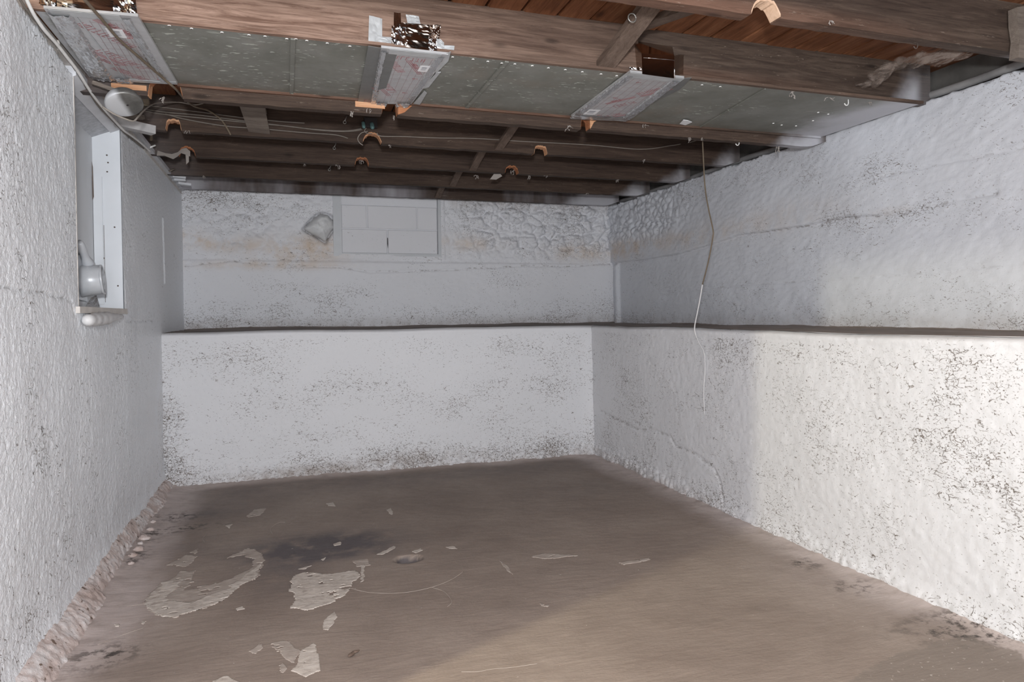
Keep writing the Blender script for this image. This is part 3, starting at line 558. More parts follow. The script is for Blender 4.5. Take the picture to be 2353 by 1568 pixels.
wall_right = grid('wall_right', us, vs_, rwall, M['upper_side'], {'pit': rpit, 'stain': rstain, 'dirt_tone': lambda u, v: np.clip(.3*sst(v, 1.22, 1.12), 0, 1)+0*u, 'groove': lambda u, v: np.clip(.75*np.exp(-(seg(u, v, rc)/.0055)**2)*(.35+.65*sst(u, 4.6, 4.0))+.35*np.exp(-(seg(u, v, rl1)/.003)**2)+.35*np.exp(-(seg(u, v, rl3)/.004)**2)+.4*np.exp(-(seg(u, v, rl2)/.004)**2), 0, 1)}, flip=True)  # brown tone deepens towards the side ledge
tag(wall_right, 'white-painted concrete wall above the side ledge, streaked by pour lines and a long crack', 'wall', kind='structure')
MB().box((XRU+.075, YF, 0), (XRU+.5, YU+.2, 2.325)).build('wall_core', M['rim'], wall_right)
us = np.concatenate([[YF, -.5, .5, 1.2], lin(1.55, YB+.04, .0080)]); vs_ = lin(-.03, 1, .0080)
cr1 = [Pb(1380,945), Pb(1440,975), Pb(1470,990), Pb(1490,985), Pb(1540,1005), Pb(1550,1025), Pb(1600,1045), Pb(1640,1075), Pb(1655,1110), Pb(1664,1160)]
def rface(u, v):
    zz = np.where(v < 0, v, v*bz(u+9)); f1, f2 = worley(u*15, zz*18, 53); low = np.clip(sst(zz, .16, .02)*sst(u, 3.6, 4.6)+.5*sst(zz, .10, 0)+.12*sst(fbm(u*1.6, zz*2.2, 60, 2), .52, .68), 0, 1)
    d = (fbm(u*1.8, zz*2.2, 54, 4)-.5)*.026+(fbm(u*34, zz*46, 55, 3)-.5)*.005+low*(.026*np.minimum(f2-f1, .5)+(fbm(u*9, zz*12, 56, 3)-.5)*.022)
    d = d+.012*sst(zz, .10, 0)-.007*np.exp(-(seg(u, v, cr1)/.008)**2)+.005*np.sin(np.clip((v-.955)/.045, 0, 1)*math.pi)-.03*sst(v, .985, 1.0)
    return np.stack([XRB-np.where(u > 1.5, d, 0), u, zz], -1)
rp = lambda u, v: np.clip(.74+.04*sst(u, 3.6, 2.4)+.35*np.exp(-((v-.90)/.05)**2)*sst(u, 3.9, 3.3)+.35*sst(v, .16, .03)+.25*blob(u, v, Pb(2150,1060), .4, .18)+.2*blob(u, v, Pb(1640,830), .25, .1)-.2*blob(u, v, Pb(2250,830), .4, .06)-.7*sst(v, .94, .97), 0, 1.5)
tag(grid('bench_face', us, vs_, rface, M['bench'], {'pit': rp, 'stain': lambda u, v: 0*u, 'dirt_tone': lambda u, v: np.clip(.45*sst(v, .09, .01)*sst(u, 3.2, 4.2)+.15*sst(v, .05, 0), 0, 1), 'groove': lambda u, v: .8*np.exp(-(seg(u, v, cr1)/.006)**2)}, parent=wall_right, flip=True), 'heavily pitted white face of the low concrete bench under the side wall, cracked low down')
def ledge_r(u, v):
    z = bz(u+9)+(fbm(u*4, v*4, 92, 4)-.5)*.012+.03*sst(v, .94, 1.0); return np.stack([XRB-.012+.02+(XRU+.03-XRB)*v, u, z-.0008], -1)
grid('ledge_top', np.concatenate([[YF, .5], lin(1.4, YB+.01, .022)]), lin(0, 1, .018), ledge_r, M['ledge'], parent=wall_right, flip=True)

# room behind the camera and the neighbouring room the bulb hangs in
mb = MB(); mb.box((XL-.16, YF-.1, -.05), (3.8, YF, 2.6)); o = mb.build('wall_front', M['plainwhite']); tag(o, 'plain white wall behind the viewpoint', 'wall', kind='structure')
mb = MB(); mb.box((-4.3, YF-.1, -.05), (-4.2, 4.2, 2.6)).box((-4.2, YF-.1, -.05), (XL-.161, YF, 2.6)).box((-4.2, 4.1, -.05), (XL-.161, 4.2, 2.6)).box((-4.3, YF-.1, 2.45), (XL-.165, 4.2, 2.6))
tag(mb.build('wall_side_room', M['plainwhite']), 'plain white shell of the neighbouring room beyond the doorway', 'wall', kind='structure')

# ---------------------------------------------------------------- CEILING: subfloor planks, joists, bridging
mb = MB().box((XL-.3, YF-.1, ZT+.022), (3.9, YU+.3, ZT+.06)); ceil = mb.build('ceiling', M['black']); tag(ceil, 'reddish-brown plank subfloor seen between the dark joists', 'ceiling', kind='structure')
edges = [1.2055, 1.37, 1.55, 1.7246, 1.8749, 2.0343, 2.2028, 2.3568, 2.5326, 2.6739, 2.8415, 2.9929, 3.15, 3.31, 3.47, 3.63, 3.8]
edges = [e*.961 for e in edges]+[3.82]
while edges[0] > XL-.3: edges.insert(0, edges[0]-random.choice((.155, .16, .165, .158)))
for a, b in zip(edges[:-1], edges[1:]):
    dz = random.uniform(-.004, .004); MB().slab([(a+.006, YF-.05, ZT+dz+.008), (a+.012, YF-.05, ZT+dz), (b-.010, YF-.05, ZT+dz), (b-.005, YF-.05, ZT+dz+.006), (b-.005, YF-.05, ZT+.024), (a+.006, YF-.05, ZT+.024)], (0, YU+.25-YF, 0)).build('plank', M['plank'], ceil)

def joist(label, y0, y1, zb, zt, x0, x1, mat, notches=(), seed=0, bevel=True, jit=.004, group=None):
    """notches: (xa, xb, rise, kind material, slope)"""
    rr = random.Random(seed); cols = []
    X = list(np.arange(x0, x1, .045))+[x1]
    for na in notches:
        X = [x for x in X if not (na[0]-.012 < x < na[1]+.012)]; m = 14
        X += [na[0]-.002]+[na[0]+(na[1]-na[0])*t for t in np.linspace(.0, 1, m)]+[na[1]+.002]
    X = sorted(X); prof = []
    for x in X:
        k = None; z = zb+rr.uniform(-jit, jit)*.5
        for i, na in enumerate(notches):
            if na[0]-1e-6 <= x <= na[1]+1e-6:
                t = (x-na[0])/(na[1]-na[0]); e = na[4] if len(na) > 4 else 2.6; z = zb+na[2]*max(.02, (1-abs(2*t-1)**e))**(1/1.7)+rr.uniform(-1, 1)*.004; k = i
        if bevel and x > x1-.13: z = max(z, zb+(x-(x1-.13))*.32)
        prof.append((x, z, k))
    mb = MB(); v = []; f = []
    for x, z, k in prof: v += [(x, y0, z), (x, y0, zt), (x, y1, zt), (x, y1, z)]
    nb = []
    for i in range(len(prof)-1):
        a, b = i*4, i*4+4; f += [(a, b, b+1, a+1), (a+1, b+1, b+2, a+2), (a+2, b+2, b+3, a+3), (a, a+3, b+3, b)]
    e = (len(prof)-1)*4; f += [(0, 1, 2, 3), (e, e+3, e+2, e+1)]; mb.add(v, f)
    o = mb.build('floor_joist', mat); tag(o, label, 'joist', group)
    for i, na in enumerate(notches):
        pp = [(x, z) for x, z, k in prof if k == i]; mb = MB(); v = []; f = []
        for x, z in pp:
            t = .004; v += [(x, y0-.002, z+.007), (x, y0-.002, z-t), (x, y1+.001, z-t), (x, y1+.001, z+.007)]
        for j in range(len(pp)-1):
            a, b = j*4, j*4+4; f += [(a, b, b+1, a+1), (a+1, b+1, b+2, a+2), (a+2, b+2, b+3, a+3)]
        mb.add(v, f); mb.build('notch', M[na[3]], o)
    return o
# the two joists in front, with the boarded duct between them
J0 = joist('dark joist closest to the viewer, with one pale half-round notch, hook under it', 2.178, 2.236, ZC, ZT, XL-.08, 3.30, M['joist_b'], [(1.655, 1.785, .062, 'cut_pale', 2.0)], 1)
A1 = joist('reddish-brown knotted joist along the front edge of the metal duct', 2.85, 2.90, ZC, ZT, XL-.08, 1.553, M['joist_a'], (), 2, bevel=False)
A2 = joist('weathered dark joist continuing the reddish one past the diagonal brace to the side wall', 2.868, 2.918, ZC+.001, ZT, 1.556, 3.32, M['joist_b'], (), 3, bevel=False)
B = joist('low joist along the back edge of the metal duct, gapped under all three foil patches', 3.578, 3.632, 2.245, ZT, XL-.08, 3.28, M['joist'], [(-.585, -.44, .085, 'cut_rust', 6), (.485, .565, .085, 'cut_rust', 9), (1.585, 1.64, .07, 'cut_rust', 6)], 4)
Cj = joist('second joist behind the duct, carrying the wires, with three orange notches', 4.49, 4.542, ZC, ZT, XL-.08, 3.30, M['joist'], [(-.645, -.562, .062, 'cut', 5), (.487, .603, .062, 'cut', 2.2), (1.640, 1.735, .05, 'cut', 5)], 5)
D = joist('third joist behind the duct, with cobwebbed ragged notches', 5.17, 5.222, ZC, ZT, XL-.08, 3.30, M['joist'], [(-.668, -.562, .060, 'cut_rust', 2.4), (.50, .60, .052, 'cut_rust', 4), (1.645, 1.755, .055, 'cut_rust', 3)], 6)
E_ = joist('plain joist one bay in front of the back wall', 5.858, 5.905, ZC, ZT, XL-.08, 3.30, M['joist'], (), 7)
Fj = joist('last joist, tight over the back wall, sprayed with white paint', 6.46, 6.508, ZC, ZT, XL-.08, 3.28, M['joist_f'], (), 8)
# chiselled orange faces on the gapped joist
MB().box((-.735, 3.5745, 2.268), (-.59, 3.579, 2.292)).build('chiselled_face', M['cut'], B); MB().box((.352, 3.5735, 2.272), (.50, 3.579, 2.300)).build('chiselled_face', M['cut'], B)
MB().slab([(1.642, 3.574, 2.25), (1.665, 3.574, 2.29), (1.70, 3.574, 2.31), (1.64, 3.574, 2.315)], (0, .005, 0)).build('chiselled_face', M['cut'], B); MB().slab([(.566, 3.574, 2.248), (.60, 3.574, 2.262), (.64, 3.574, 2.30), (.568, 3.574, 2.31)], (0, .005, 0)).build('chiselled_face', M['cut_rust'], B)
# end grain at the gap by the round pan
MB().slab([(-.588, 3.58, 2.247), (-.583, 3.63, 2.247), (-.575, 3.63, 2.32), (-.578, 3.58, 2.32)], (.004, 0, 0)).build('cut_end', M['cut'], B)

def brace(px_x, ya, yb, w, t, mat, label, group, dx=0, up_first=True, half=True):
    zlo, zhi = ZC+.018, ZT-.02
    p = (px_x+dx, ya, zhi if up_first else zlo); q = (px_x+dx*1.0, yb, zlo if up_first else zhi)
    return tag(MB().bar(p, q, t, w, (1, 0, 0)).build('bridging_brace', mat), label, 'brace', group)
bays = [(3.633, 4.489, 'diagonal brace between the duct joist and wired joist'), (4.543, 5.169, 'diagonal brace between the wired and cobwebbed joists'), (5.223, 5.857, 'diagonal brace in the second bay from the back wall'), (5.906, 6.459, 'diagonal brace in the bay against the back wall')]
for ya, yb, lb in bays:
    brace(1.385, ya-.004, yb+.002, .055, .022, M['brace'], lb+', foot towards the back wall', 'bridging braces')
    brace(1.315, ya-.002, yb+.002, .055, .022, M['brace'], lb+', foot away from it', 'bridging braces', up_first=False)
o = tag(MB().bar((1.385, 2.852, ZC+.015), (1.40, 2.234, ZT-.035), .03, .085, (1, 0, 0)).build('bridging_brace', M['brace']), 'wide diagonal brace with an iron ring, in front of the reddish joist', 'brace', 'bridging braces')
ob = o
tag(MB().bar((1.485, 2.846, ZT-.035), (1.50, 2.240, ZC+.05), .028, .065, (1, 0, 0)).build('bridging_brace', M['brace']), 'brace crossing behind the ringed brace, rising towards the duct', 'brace', 'bridging braces')
p = onY(1450, 46, 2.50); ring = MB(); pts = [(p[0]-.006+.017*math.cos(a), p[1]-.02, p[2]+.017*math.sin(a)) for a in np.linspace(0, 2*math.pi, 25)]; ring.tube(pts, .0025, 6)
tag(ring.build('iron_ring', M['steel']), 'small iron ring screwed to the wide diagonal brace', 'ring')
# ---------------------------------------------------------------- sheet-metal duct pan
duct = empty('duct_panel', (1.2, 3.2, 2.305), 'galvanised sheet-metal duct bottom nailed between two joists', 'duct')
ZS = 2.311
xs = [XL+.02, .047, .926, 2.30, 3.235]
for i, (a, b) in enumerate(zip(xs[:-1], xs[1:])):
    ya, yb = 2.862, 3.577; cx, cy = (a+b)/2, (ya+yb)/2
    ta = [0, .0, 0, .03, .03]; xa0, xa1, xb0, xb1 = a-(.045 if i == 3 else 0), b-(.045 if i == 2 else 0), b+(.045 if i == 2 else 0), a+(.045 if i == 3 else 0)
    v = [(xa0, ya, ZS), (xa1, ya, ZS), (xb0, yb, ZS), (xb1, yb, ZS), (cx, cy, ZS-.007)]; w = [(x, y, z+.0015) for x, y, z in v]
    MB().add(v+w, [(0,1,4),(1,2,4),(2,3,4),(3,0,4),(6,5,9),(7,6,9),(8,7,9),(5,8,9),(0,5,6,1),(1,6,7,2),(2,7,8,3),(3,8,5,0)]).build('sheet', M['galv'], duct)
for i, x in enumerate(xs[1:-1]):
    d = .045 if i == 2 else 0
    MB().bar((x-d, 2.864, ZS-.004), (x+d, 3.575, ZS-.004), .018 if i < 2 else .006, .006).build('seam', M['galv'], duct)
# access plate with screws
q = [onZ(x, y, ZS-.003) for x, y in ((1765,290),(1851,254),(1915,259),(1838,292))]; MB().slab(q, (0, 0, -.003)).build('access_plate', M['galv'], duct)
for x, y in ((1777,283),(1796,287),(1829,289),(1880,258),(1903,262),(1868,277)): c = onZ(x, y, ZS-.007); MB().lathe(c, (0,0,-1), [(0,.006),(.003,.006),(.004,.003),(.004,0)], 8).build('screw', M['white_paint'], duct)
for x, y in ((389,57),(440,64),(510,73),(572,79),(609,82),(659,88),(680,88),(705,92),(752,98),(804,105),(1040,130),(1087,135),(1121,140),(1153,144),(1183,146),(1223,150),(1260,155),(1299,159),(1338,164),(1381,169),(1417,173),(1613,194),(1655,198)):
    c = onZ(x, y+1, ZS-.001); r = .006
    o = MB().lathe(c, (0,0,-1), [(0,r),(.002,r),(.0025,r*.55)], 10).build('washer', M['white_paint'], duct)
    MB().lathe(c, (0,0,-1), [(.0015,r*.6),(.003,r*.5),(.0035,0)], 8).build('nail', M['rust'], o)
# wooden strip along the back edge of the sheet and under the front one
MB().box((-.46, 3.560, ZS-.012), (3.22, 3.580, ZS+.004)).build('nailing_strip', M['joist_b'], duct)
MB().box((XL, 2.838, 2.309), (3.24, 2.860, 2.322)).build('nailing_strip', M['joist_a'], duct)

# ---------------------------------------------------------------- foil-faced patches
ZP = 2.3005
class Patch:
    def __init__(s, px, label):
        s.c = [Vector(onZ(x, y, ZP-.006)) for x, y in px]      # 0 front-left, 1 front-right, 2 back-right, 3 back-left
        m = sum(s.c, Vector())/4; s.o = empty('foil_patch', (m.x, m.y, ZP-.01), label, 'patch', 'foil-faced insulation patches on the duct')
        MB().slab(s.c, (0, 0, .010)).build('board', M['foil_board'], s.o)
    def P(s, a, b, d=0):
        p = (s.c[0]*(1-a)+s.c[1]*a)*(1-b)+(s.c[3]*(1-a)+s.c[2]*a)*b; return p+Vector((0, 0, -d))
    def strip(s, pts, name, mat, d=.001, th=.0015): return MB().slab([s.P(a, b, d) for a, b in pts], (0, 0, -th)).build(name, mat, s.o)
    def crinkle(s, a0, b0, a1, b1, amp, name='foil_tape', mat='foil_tape', n1=9, n2=40, seed=0, d=.003):
        U, V = np.meshgrid(np.linspace(0, 1, n1), np.linspace(0, 1, n2), indexing='ij'); v = []; f = []; rr = random.Random(seed)
        K = fbm(U*3+seed, V*11, seed, 3); Wd = np.abs(fbm(U*4+seed, V*13, seed+3, 2)-.5)
        for i in range(n1):
            for j in range(n2):
                a = a0+(a1-a0)*U[i,j]+((rr.uniform(-1,1)*.012) if i in (0, n1-1) else 0); b = b0+(b1-b0)*V[i,j]
                v.append(s.P(a, b, d+amp*(K[i,j]+1.6*Wd[i,j]) if 0 < i < n1-1 else d*.4))
        for i in range(n1-1):
            for j in range(n2-1): f.append((i*n2+j, (i+1)*n2+j, (i+1)*n2+j+1, i*n2+j+1))
        return MB().add(v, f).build(name, M[mat], s.o)
    def lines(s, aa, bb, a_rng, b_rng):
        L = (s.c[3]-s.c[0]).length; Wd = (s.c[1]-s.c[0]).length; mb = MB()
        for a in aa: w = .0009/Wd; mb.slab([s.P(a-w, b_rng[0], .0004), s.P(a+w, b_rng[0], .0004), s.P(a+w, b_rng[1], .0004), s.P(a-w, b_rng[1], .0004)], (0,0,-.0002))
        for b in bb: w = .0006/L; mb.slab([s.P(a_rng[0], b-w, .0004), s.P(a_rng[1], b-w, .0004), s.P(a_rng[1], b+w, .0004), s.P(a_rng[0], b+w, .0004)], (0,0,-.0002))
        mb.build('grid_print', M['print_line'], s.o)
    def words(s, a, b, ang, seed, rows=2, bars=3, flip=1, n=8, sc_=1.25):
        """blurred block of red lettering: rows of letter strokes with parallel rules between them, too small to read"""
        rr = random.Random(seed); eu = (s.c[1]-s.c[0]).normalized(); ev = (s.c[3]-s.c[0]).normalized(); O = s.P(a, b, .0006); mb = MB()
        def q(x0, y0, x1, y1):
            pts = []
            for x, y in ((x0,y0),(x1,y0),(x1,y1),(x0,y1)):
                x *= sc_; y *= sc_; xr = x*math.cos(ang)-y*math.sin(ang); yr = x*math.sin(ang)+y*math.cos(ang); pts.append(O+eu*xr+ev*yr)
            mb.slab(pts, (0, 0, -.0003))
        y = 0
        for r in range(rows):
            h = .030 if r == 0 else .018; x = -.075 if r == 0 else -.045; lw = .0022
            for k in range(n if r == 0 else n-2):
                w = .012 if r == 0 else .008; st = rr.choice('EHINOLT')
                if st in 'EHNLO': q(x, y, x+lw, y+h)
                if st in 'HNO': q(x+w-lw, y, x+w, y+h)
                if st in 'EOT': q(x, y+h-lw, x+w, y+h)
                if st in 'ELO': q(x, y, x+w, y+lw)
                if st in 'EHN': q(x, y+h*.45, x+w, y+h*.45+lw)
                if st in 'TI': q(x+w*.4, y, x+w*.4+lw, y+h)
                x += w*1.45
            y += (h+.008)*flip
            if r == 0:
                for k in range(bars): q(-.08, y, .06, y+.0022); y += .0065*flip
                y += .004*flip
        mb.build('red_lettering', M['print'], s.o)
    def mark(s, a, b):
        c = s.P(a, b, .0006); mb = MB(); mb.lathe(c, (0,0,-1), [(0,.0075),(.0003,.0075),(.0003,.0045),(0,.0045)], 10, False)
        mb.bar(c+Vector((.011, 0, 0)), c+Vector((.018, 0, 0)), .005, .0004); mb.build('round_mark', M['print'], s.o)
    def sticker(s, a, b, w, h):
        Wd = (s.c[1]-s.c[0]).length; L = (s.c[3]-s.c[0]).length; A, Bh = w/Wd/2, h/L/2
        o = MB().slab([s.P(a-A, b-Bh, .0006), s.P(a+A, b-Bh, .0006), s.P(a+A, b+Bh, .0006), s.P(a-A, b+Bh, .0006)], (0,0,-.0005)).build('barcode_label', M['label'], s.o); mb = MB()
        for k, wd_ in enumerate((.10, .05, .04, .05, .04, .06)):
            b0 = b-Bh*.55+Bh*1.1*k/6; mb.slab([s.P(a-A*.5, b0, .0014), s.P(a+A*.5, b0, .0014), s.P(a+A*.5, b0+Bh*wd_*1.6, .0014), s.P(a-A*.5, b0+Bh*wd_*1.6, .0014)], (0,0,-.0002))
        mb.build('bars', M['label_ink'], o)
def flap(parent, px, Y, name, mat, amp=.01, n1=16, n2=12, seed=0, thick=.0):
    """crumpled sheet against the joist face; px: TL, TR, BR, BL"""
    c = [Vector(onY(x, y, Y)) for x, y in px]; U, V = np.meshgrid(np.linspace(0,1,n1), np.linspace(0,1,n2), indexing='ij')
    K = fbm(U*3+seed, V*3, seed, 3)-.5; Wd = np.abs(fbm(U*2.5+seed, V*2.5, seed+9, 2)-.5); v = []; f = []
    for i in range(n1):
        for j in range(n2):
            p = (c[0]*(1-U[i,j])+c[1]*U[i,j])*(1-V[i,j])+(c[3]*(1-U[i,j])+c[2]*U[i,j])*V[i,j]; v.append(p+Vector((0, -.002-amp*(K[i,j]+.5)-amp*2*Wd[i,j], amp*.5*K[i,j])))
    for i in range(n1-1):
        for j in range(n2-1): f.append((i*n2+j, (i+1)*n2+j, (i+1)*n2+j+1, i*n2+j+1))
    return MB().add(v, f).build(name, M[mat], parent)
p1 = Patch([(100,19),(317,38),(408,193),(213,183)], 'large foil-faced patch with red print at the stippled wall, crossed by a brown cable')
p1.lines([.42,.50,.57,.64,.70,.76], np.arange(.12, .92, .085), (.40, .80), (.10, .93)); 
p1.words(.52, .24, .95, 1, flip=-1, n=11, sc_=1.35); p1.words(.53, .58, .95, 2, flip=1, n=11, sc_=1.35); p1.words(.56, .86, .95, 3, rows=1, bars=0, n=8, sc_=1.35); p1.sticker(.635, .235, .055, .085); p1.mark(.74, .29); p1.mark(.76, .66); p1.mark(.80, .93)
p1.crinkle(.005, .04, .25, .97, .012, seed=3, n1=14, n2=50); p1.crinkle(.80, .03, .90, .95, .004, seed=5); p1.strip([(.28,.0),(.30,.0),(.40,.97),(.385,.97)], 'tape_edge', M['sheet_pale']); p1.strip([(.30,.955),(1.0,.955),(1.0,1.0),(.30,1.0)], 'end_tape', M['sheet_pale'], .0015); p1.strip([(.05,0),(.80,0),(.80,.06),(.05,.06)], 'end_tape', M['sheet_pale'], .0015)
p1.crinkle(.27, .93, .46, 1.02, .006, seed=8, n1=10, n2=10)
flap(p1.o, [(92,-42),(275,-25),(275,30),(95,14)], 2.848, 'shiny_flap', 'foil_shiny', .004, seed=2); flap(p1.o, [(262,-30),(312,-8),(317,38),(262,30)], 2.846, 'crumpled_flap', 'foil_shiny', .012, 22, 18, seed=6); flap(p1.o, [(92,-40),(130,-38),(130,20),(92,12)], 2.846, 'crumpled_flap', 'foil_shiny', .010, seed=9)
p2 = Patch([(876,110),(1030,126),(945,240),(852,238)], 'middle foil-faced patch with red print and crumpled shiny foil folded up on the joist')
p2.lines([.30,.44,.57,.70,.82], np.arange(.10, .97, .075), (.26, .86), (.08, .97)); p2.words(.44, .30, 1.15, 11, flip=-1, n=6); p2.words(.46, .70, 1.15, 12, flip=1, n=6); p2.words(.52, .10, .1, 13, rows=1, bars=0, n=7); p2.words(.30, .95, .1, 14, rows=1, bars=0, n=4)
p2.sticker(.77, .26, .045, .075); p2.mark(.70, .45); p2.mark(.66, .74)
p2.crinkle(.0, .03, .09, .72, .008, seed=21, n1=8, n2=46); p2.strip([(.09,.05),(.25,.07),(.25,.65),(.09,.70)], 'dark_strip', M['sheet_dark']); p2.crinkle(.0, .72, .12, 1.0, .003, seed=22, n1=8, n2=20); p2.strip([(.12,.0),(.90,.0),(.90,.065),(.12,.065)], 'end_tape', M['sheet_pale'], .0015); p2.crinkle(.86, .04, .97, .97, .002, seed=24); p2.crinkle(.12, .95, .40, 1.02, .007, seed=25, n1=14, n2=8); p2.crinkle(.62, .95, .95, 1.02, .010, seed=26, n1=14, n2=8)
q = [onZ(x, y, ZP) for x, y in ((846,105),(877,110),(853,238),(822,234))]; MB().slab(q, (0,0,-.0025)).build('metal_strip', M['sheet_dark'], p2.o)
for pts in (((1005,165),(1013,165),(985,200),(965,205)),((975,208),(981,213),(965,240),(950,238)),((1010,130),(1036,118),(1030,140),(1000,170))): MB().slab([onZ(x, y, ZP-.002) for x, y in pts], (0,0,-.002)).build('tape_tab', M['sheet_pale'], p2.o)
flap(p2.o, [(848,36),(878,44),(878,106),(846,98)], 2.848, 'grey_tape', 'sheet_pale', .002); flap(p2.o, [(863,84),(900,86),(900,108),(863,104)], 2.846, 'grey_tape', 'sheet_pale', .002, seed=3); flap(p2.o, [(932,34),(962,38),(966,56),(936,54)], 2.848, 'grey_tape', 'sheet_pale', .002, seed=4); flap(p2.o, [(1003,84),(1020,98),(1020,118),(1000,112)], 2.846, 'grey_tape', 'sheet_pale', .003, seed=5)
flap(p2.o, [(905,29),(920,31),(922,72),(904,66)], 2.846, 'crumpled_flap', 'foil_brown', .004, seed=31); flap(p2.o, [(898,64),(932,66),(934,108),(898,102)], 2.842, 'crumpled_flap', 'foil_shiny', .014, 22, 18, seed=32); flap(p2.o, [(915,52),(990,60),(990,84),(930,80)], 2.844, 'folded_flap', 'foil_brown', .006, seed=33); flap(p2.o, [(930,78),(988,84),(986,118),(930,108)], 2.840, 'folded_flap', 'foil_brown', .004, seed=34); flap(p2.o, [(984,60),(1012,60),(1008,92),(992,84)], 2.840, 'crumpled_flap', 'foil_brown', .012, 18, 18, seed=35); flap(p2.o, [(984,84),(1002,92),(1004,122),(984,117)], 2.842, 'crumpled_flap', 'foil_shiny', .010, 18, 18, seed=36); flap(p2.o, [(1012,104),(1044,106),(1042,124),(1010,120)], 2.845, 'grey_tape', 'sheet_pale', .002, seed=7)
p3 = Patch([(1448,166),(1572,180),(1450,274),(1312,268)], 'slanting foil-faced patch next to the diagonal brace, brown foil box over it')
p3.lines([.20,.32,.44,.56,.68,.78], np.arange(.12, .93, .075), (.16, .80), (.10, .94)); p3.words(.72, .26, -1.0, 41, flip=1, n=6); p3.words(.60, .58, -1.0, 42, flip=-1, n=6); p3.words(.62, .88, -1.0, 43, rows=1, bars=2, n=6); p3.sticker(.22, .86, .06, .09); p3.mark(.33, .16); p3.mark(.29, .50); p3.mark(.40, .93)
p3.strip([(.0,.0),(1,.0),(1,.08),(0,.08)], 'end_tape', M['sheet_pale'], .0015); p3.crinkle(.0, .05, .13, .97, .003, seed=51); p3.crinkle(.82, .05, 1.0, .97, .005, seed=52); p3.crinkle(.0, .95, .98, 1.04, .004, seed=53, n1=24, n2=7)
q = [onZ(x, y, ZP) for x, y in ((1566,180),(1589,178),(1560,206),(1432,268),(1424,262))]; MB().slab(q, (0,0,-.002)).build('metal_strip', M['sheet_dark'], p3.o)
# the foil box folded up against the joist: five thin walls
bx = [onY(x, y, 2.80) for x, y in ((1474,122),(1549,128),(1550,180),(1476,170))]; bk = [onY(x, y, 2.866) for x, y in ((1453,93),(1545,108),(1571,126),(1570,182),(1460,172))]
MB().slab(bx, (0, .002, 0)).build('box_front', M['foil_brown'], p3.o)
for a, b, c_, d_ in ((bx[0], bx[1], bk[1], bk[0]), (bx[1], bx[2], bk[3], bk[2]), (bx[0], bx[3], bk[4], bk[0])): MB().slab([a, b, c_, d_], (.001, .001, .001)).build('box_side', M['foil_brown'], p3.o)
MB().tube([bx[1], bx[2]], .0018, 6).build('bright_fold', M['foil_shiny'], p3.o); MB().tube([Vector(bx[0])+Vector((.01,-.002,-.02)), Vector(bx[1])+Vector((0,-.002,-.02))], .0008, 5).build('bright_fold', M['foil_shiny'], p3.o)
flap(p3.o, [(1444,155),(1460,156),(1466,170),(1446,168)], 2.845, 'crumpled_flap', 'foil_shiny', .006, seed=61)

# ---------------------------------------------------------------- plate, cables and pieces along the left wall top
o = MB().box((XL-.045, YF, 2.262), (XL-.004, WY0-.2, 2.335)).box((XL-.045, WY0-.2, 2.296), (XL+.004, 6.63, 2.335)).build('trim_1', M['beige_wood']); tag(o, 'beige-painted wooden plate along the top of the stippled wall', 'plate', kind='structure')
MB().box((XL-.02, 4.35, 2.318), (XL+.03, 6.60, 2.345)).build('edge_strip', M['painted_wood'], o)
pp = [(58,-8),(75,28),(100,66),(128,98),(150,126),(176,160),(196,192),(216,222),(240,252),(262,276),(285,300),(305,314),(325,330),(345,348)]
tag(MB().tube(smooth_path([onX(x, y, XL+.022) for x, y in pp], 6), .0065, 10).build('cable', M['white_paint']), 'thick white-painted cable running along the wooden plate above the window well', 'cable')
pp = [(40,-12),(60,20),(90,55),(115,85),(140,116),(165,148),(185,180),(205,212),(228,246),(255,274),(290,308),(330,341)]
tag(MB().tube(smooth_path([onX(x, y, XL+.012) for x, y in pp], 6), .0045, 8).build('cable', M['wire_grey']), 'thin grey cable tucked under the white-painted cable', 'cable')
# round metal pan with its arm
c = Vector(onY(285, 236, 3.50)); ax = Vector((.20, -.42, -.86)).normalized()
pan = empty('fixture_pan', c, 'round half-painted metal fixture pan hanging by the cut joist end, above the window well', 'fixture')
MB().lathe(c-ax*.045, ax, [(0,0),(0,.035),(.004,.050),(.014,.063),(.03,.073),(.048,.078),(.056,.077),(.060,.071),(.062,.05),(.063,.02),(.063,0)], 40).build('pan', M['pan'], pan)
MB().lathe(c+ax*.0185+Vector((.012,0,.004)), ax, [(0,.006),(.001,.005),(.0012,0)], 10).build('screw_hole', M['black'], pan)
MB().bar(onX(213,190,XL+.05), Vector(onY(278,213,3.50)), .018, .016).build('arm', M['greywood'], pan)
# stubs and shims poking out of the plate
tag(MB().bar(onY(262,268,4.30), onY(330,270,4.38), .03, .022).build('board_stub', M['greywood']), 'short brown board stub just below the round pan', 'board')
s_ = onY(325, 297, 4.30); mb = MB().bar((XL-.02, 4.18, s_[2]+.004), (s_[0]+.06, 4.30, s_[2]-.004), .055, .045); tag(mb.build('beam_stub', M['weathered']), 'white-painted blunt beam stub poking from the plate between the joists', 'beam')
for i, (x0, y0, x1, y1) in enumerate(((392,399,425,403),(395,406,425,409),(398,413,424,415),(408,421,437,425))):
    tag(MB().bar(onY(x0, y0, 5.94), onY(x1, y1, 5.98), .04, .017).build('shim', M['painted_wood']), ('topmost of', 'second of', 'third of', 'lowest of')[i]+' the grey wood shims stacked on the plate in the far corner', 'shim', 'corner shims')
tag(MB().tube([onY(337,342,5.0), onY(357,334,5.02)], .006, 7).build('peg', M['white_paint']), 'white peg sticking out of the plate above the window well', 'peg')
tag(MB().tube([onY(388,394,5.75), onY(402,388,5.77)], .006, 7).build('peg', M['greywood']), 'grey peg sticking out above the corner shims', 'peg')
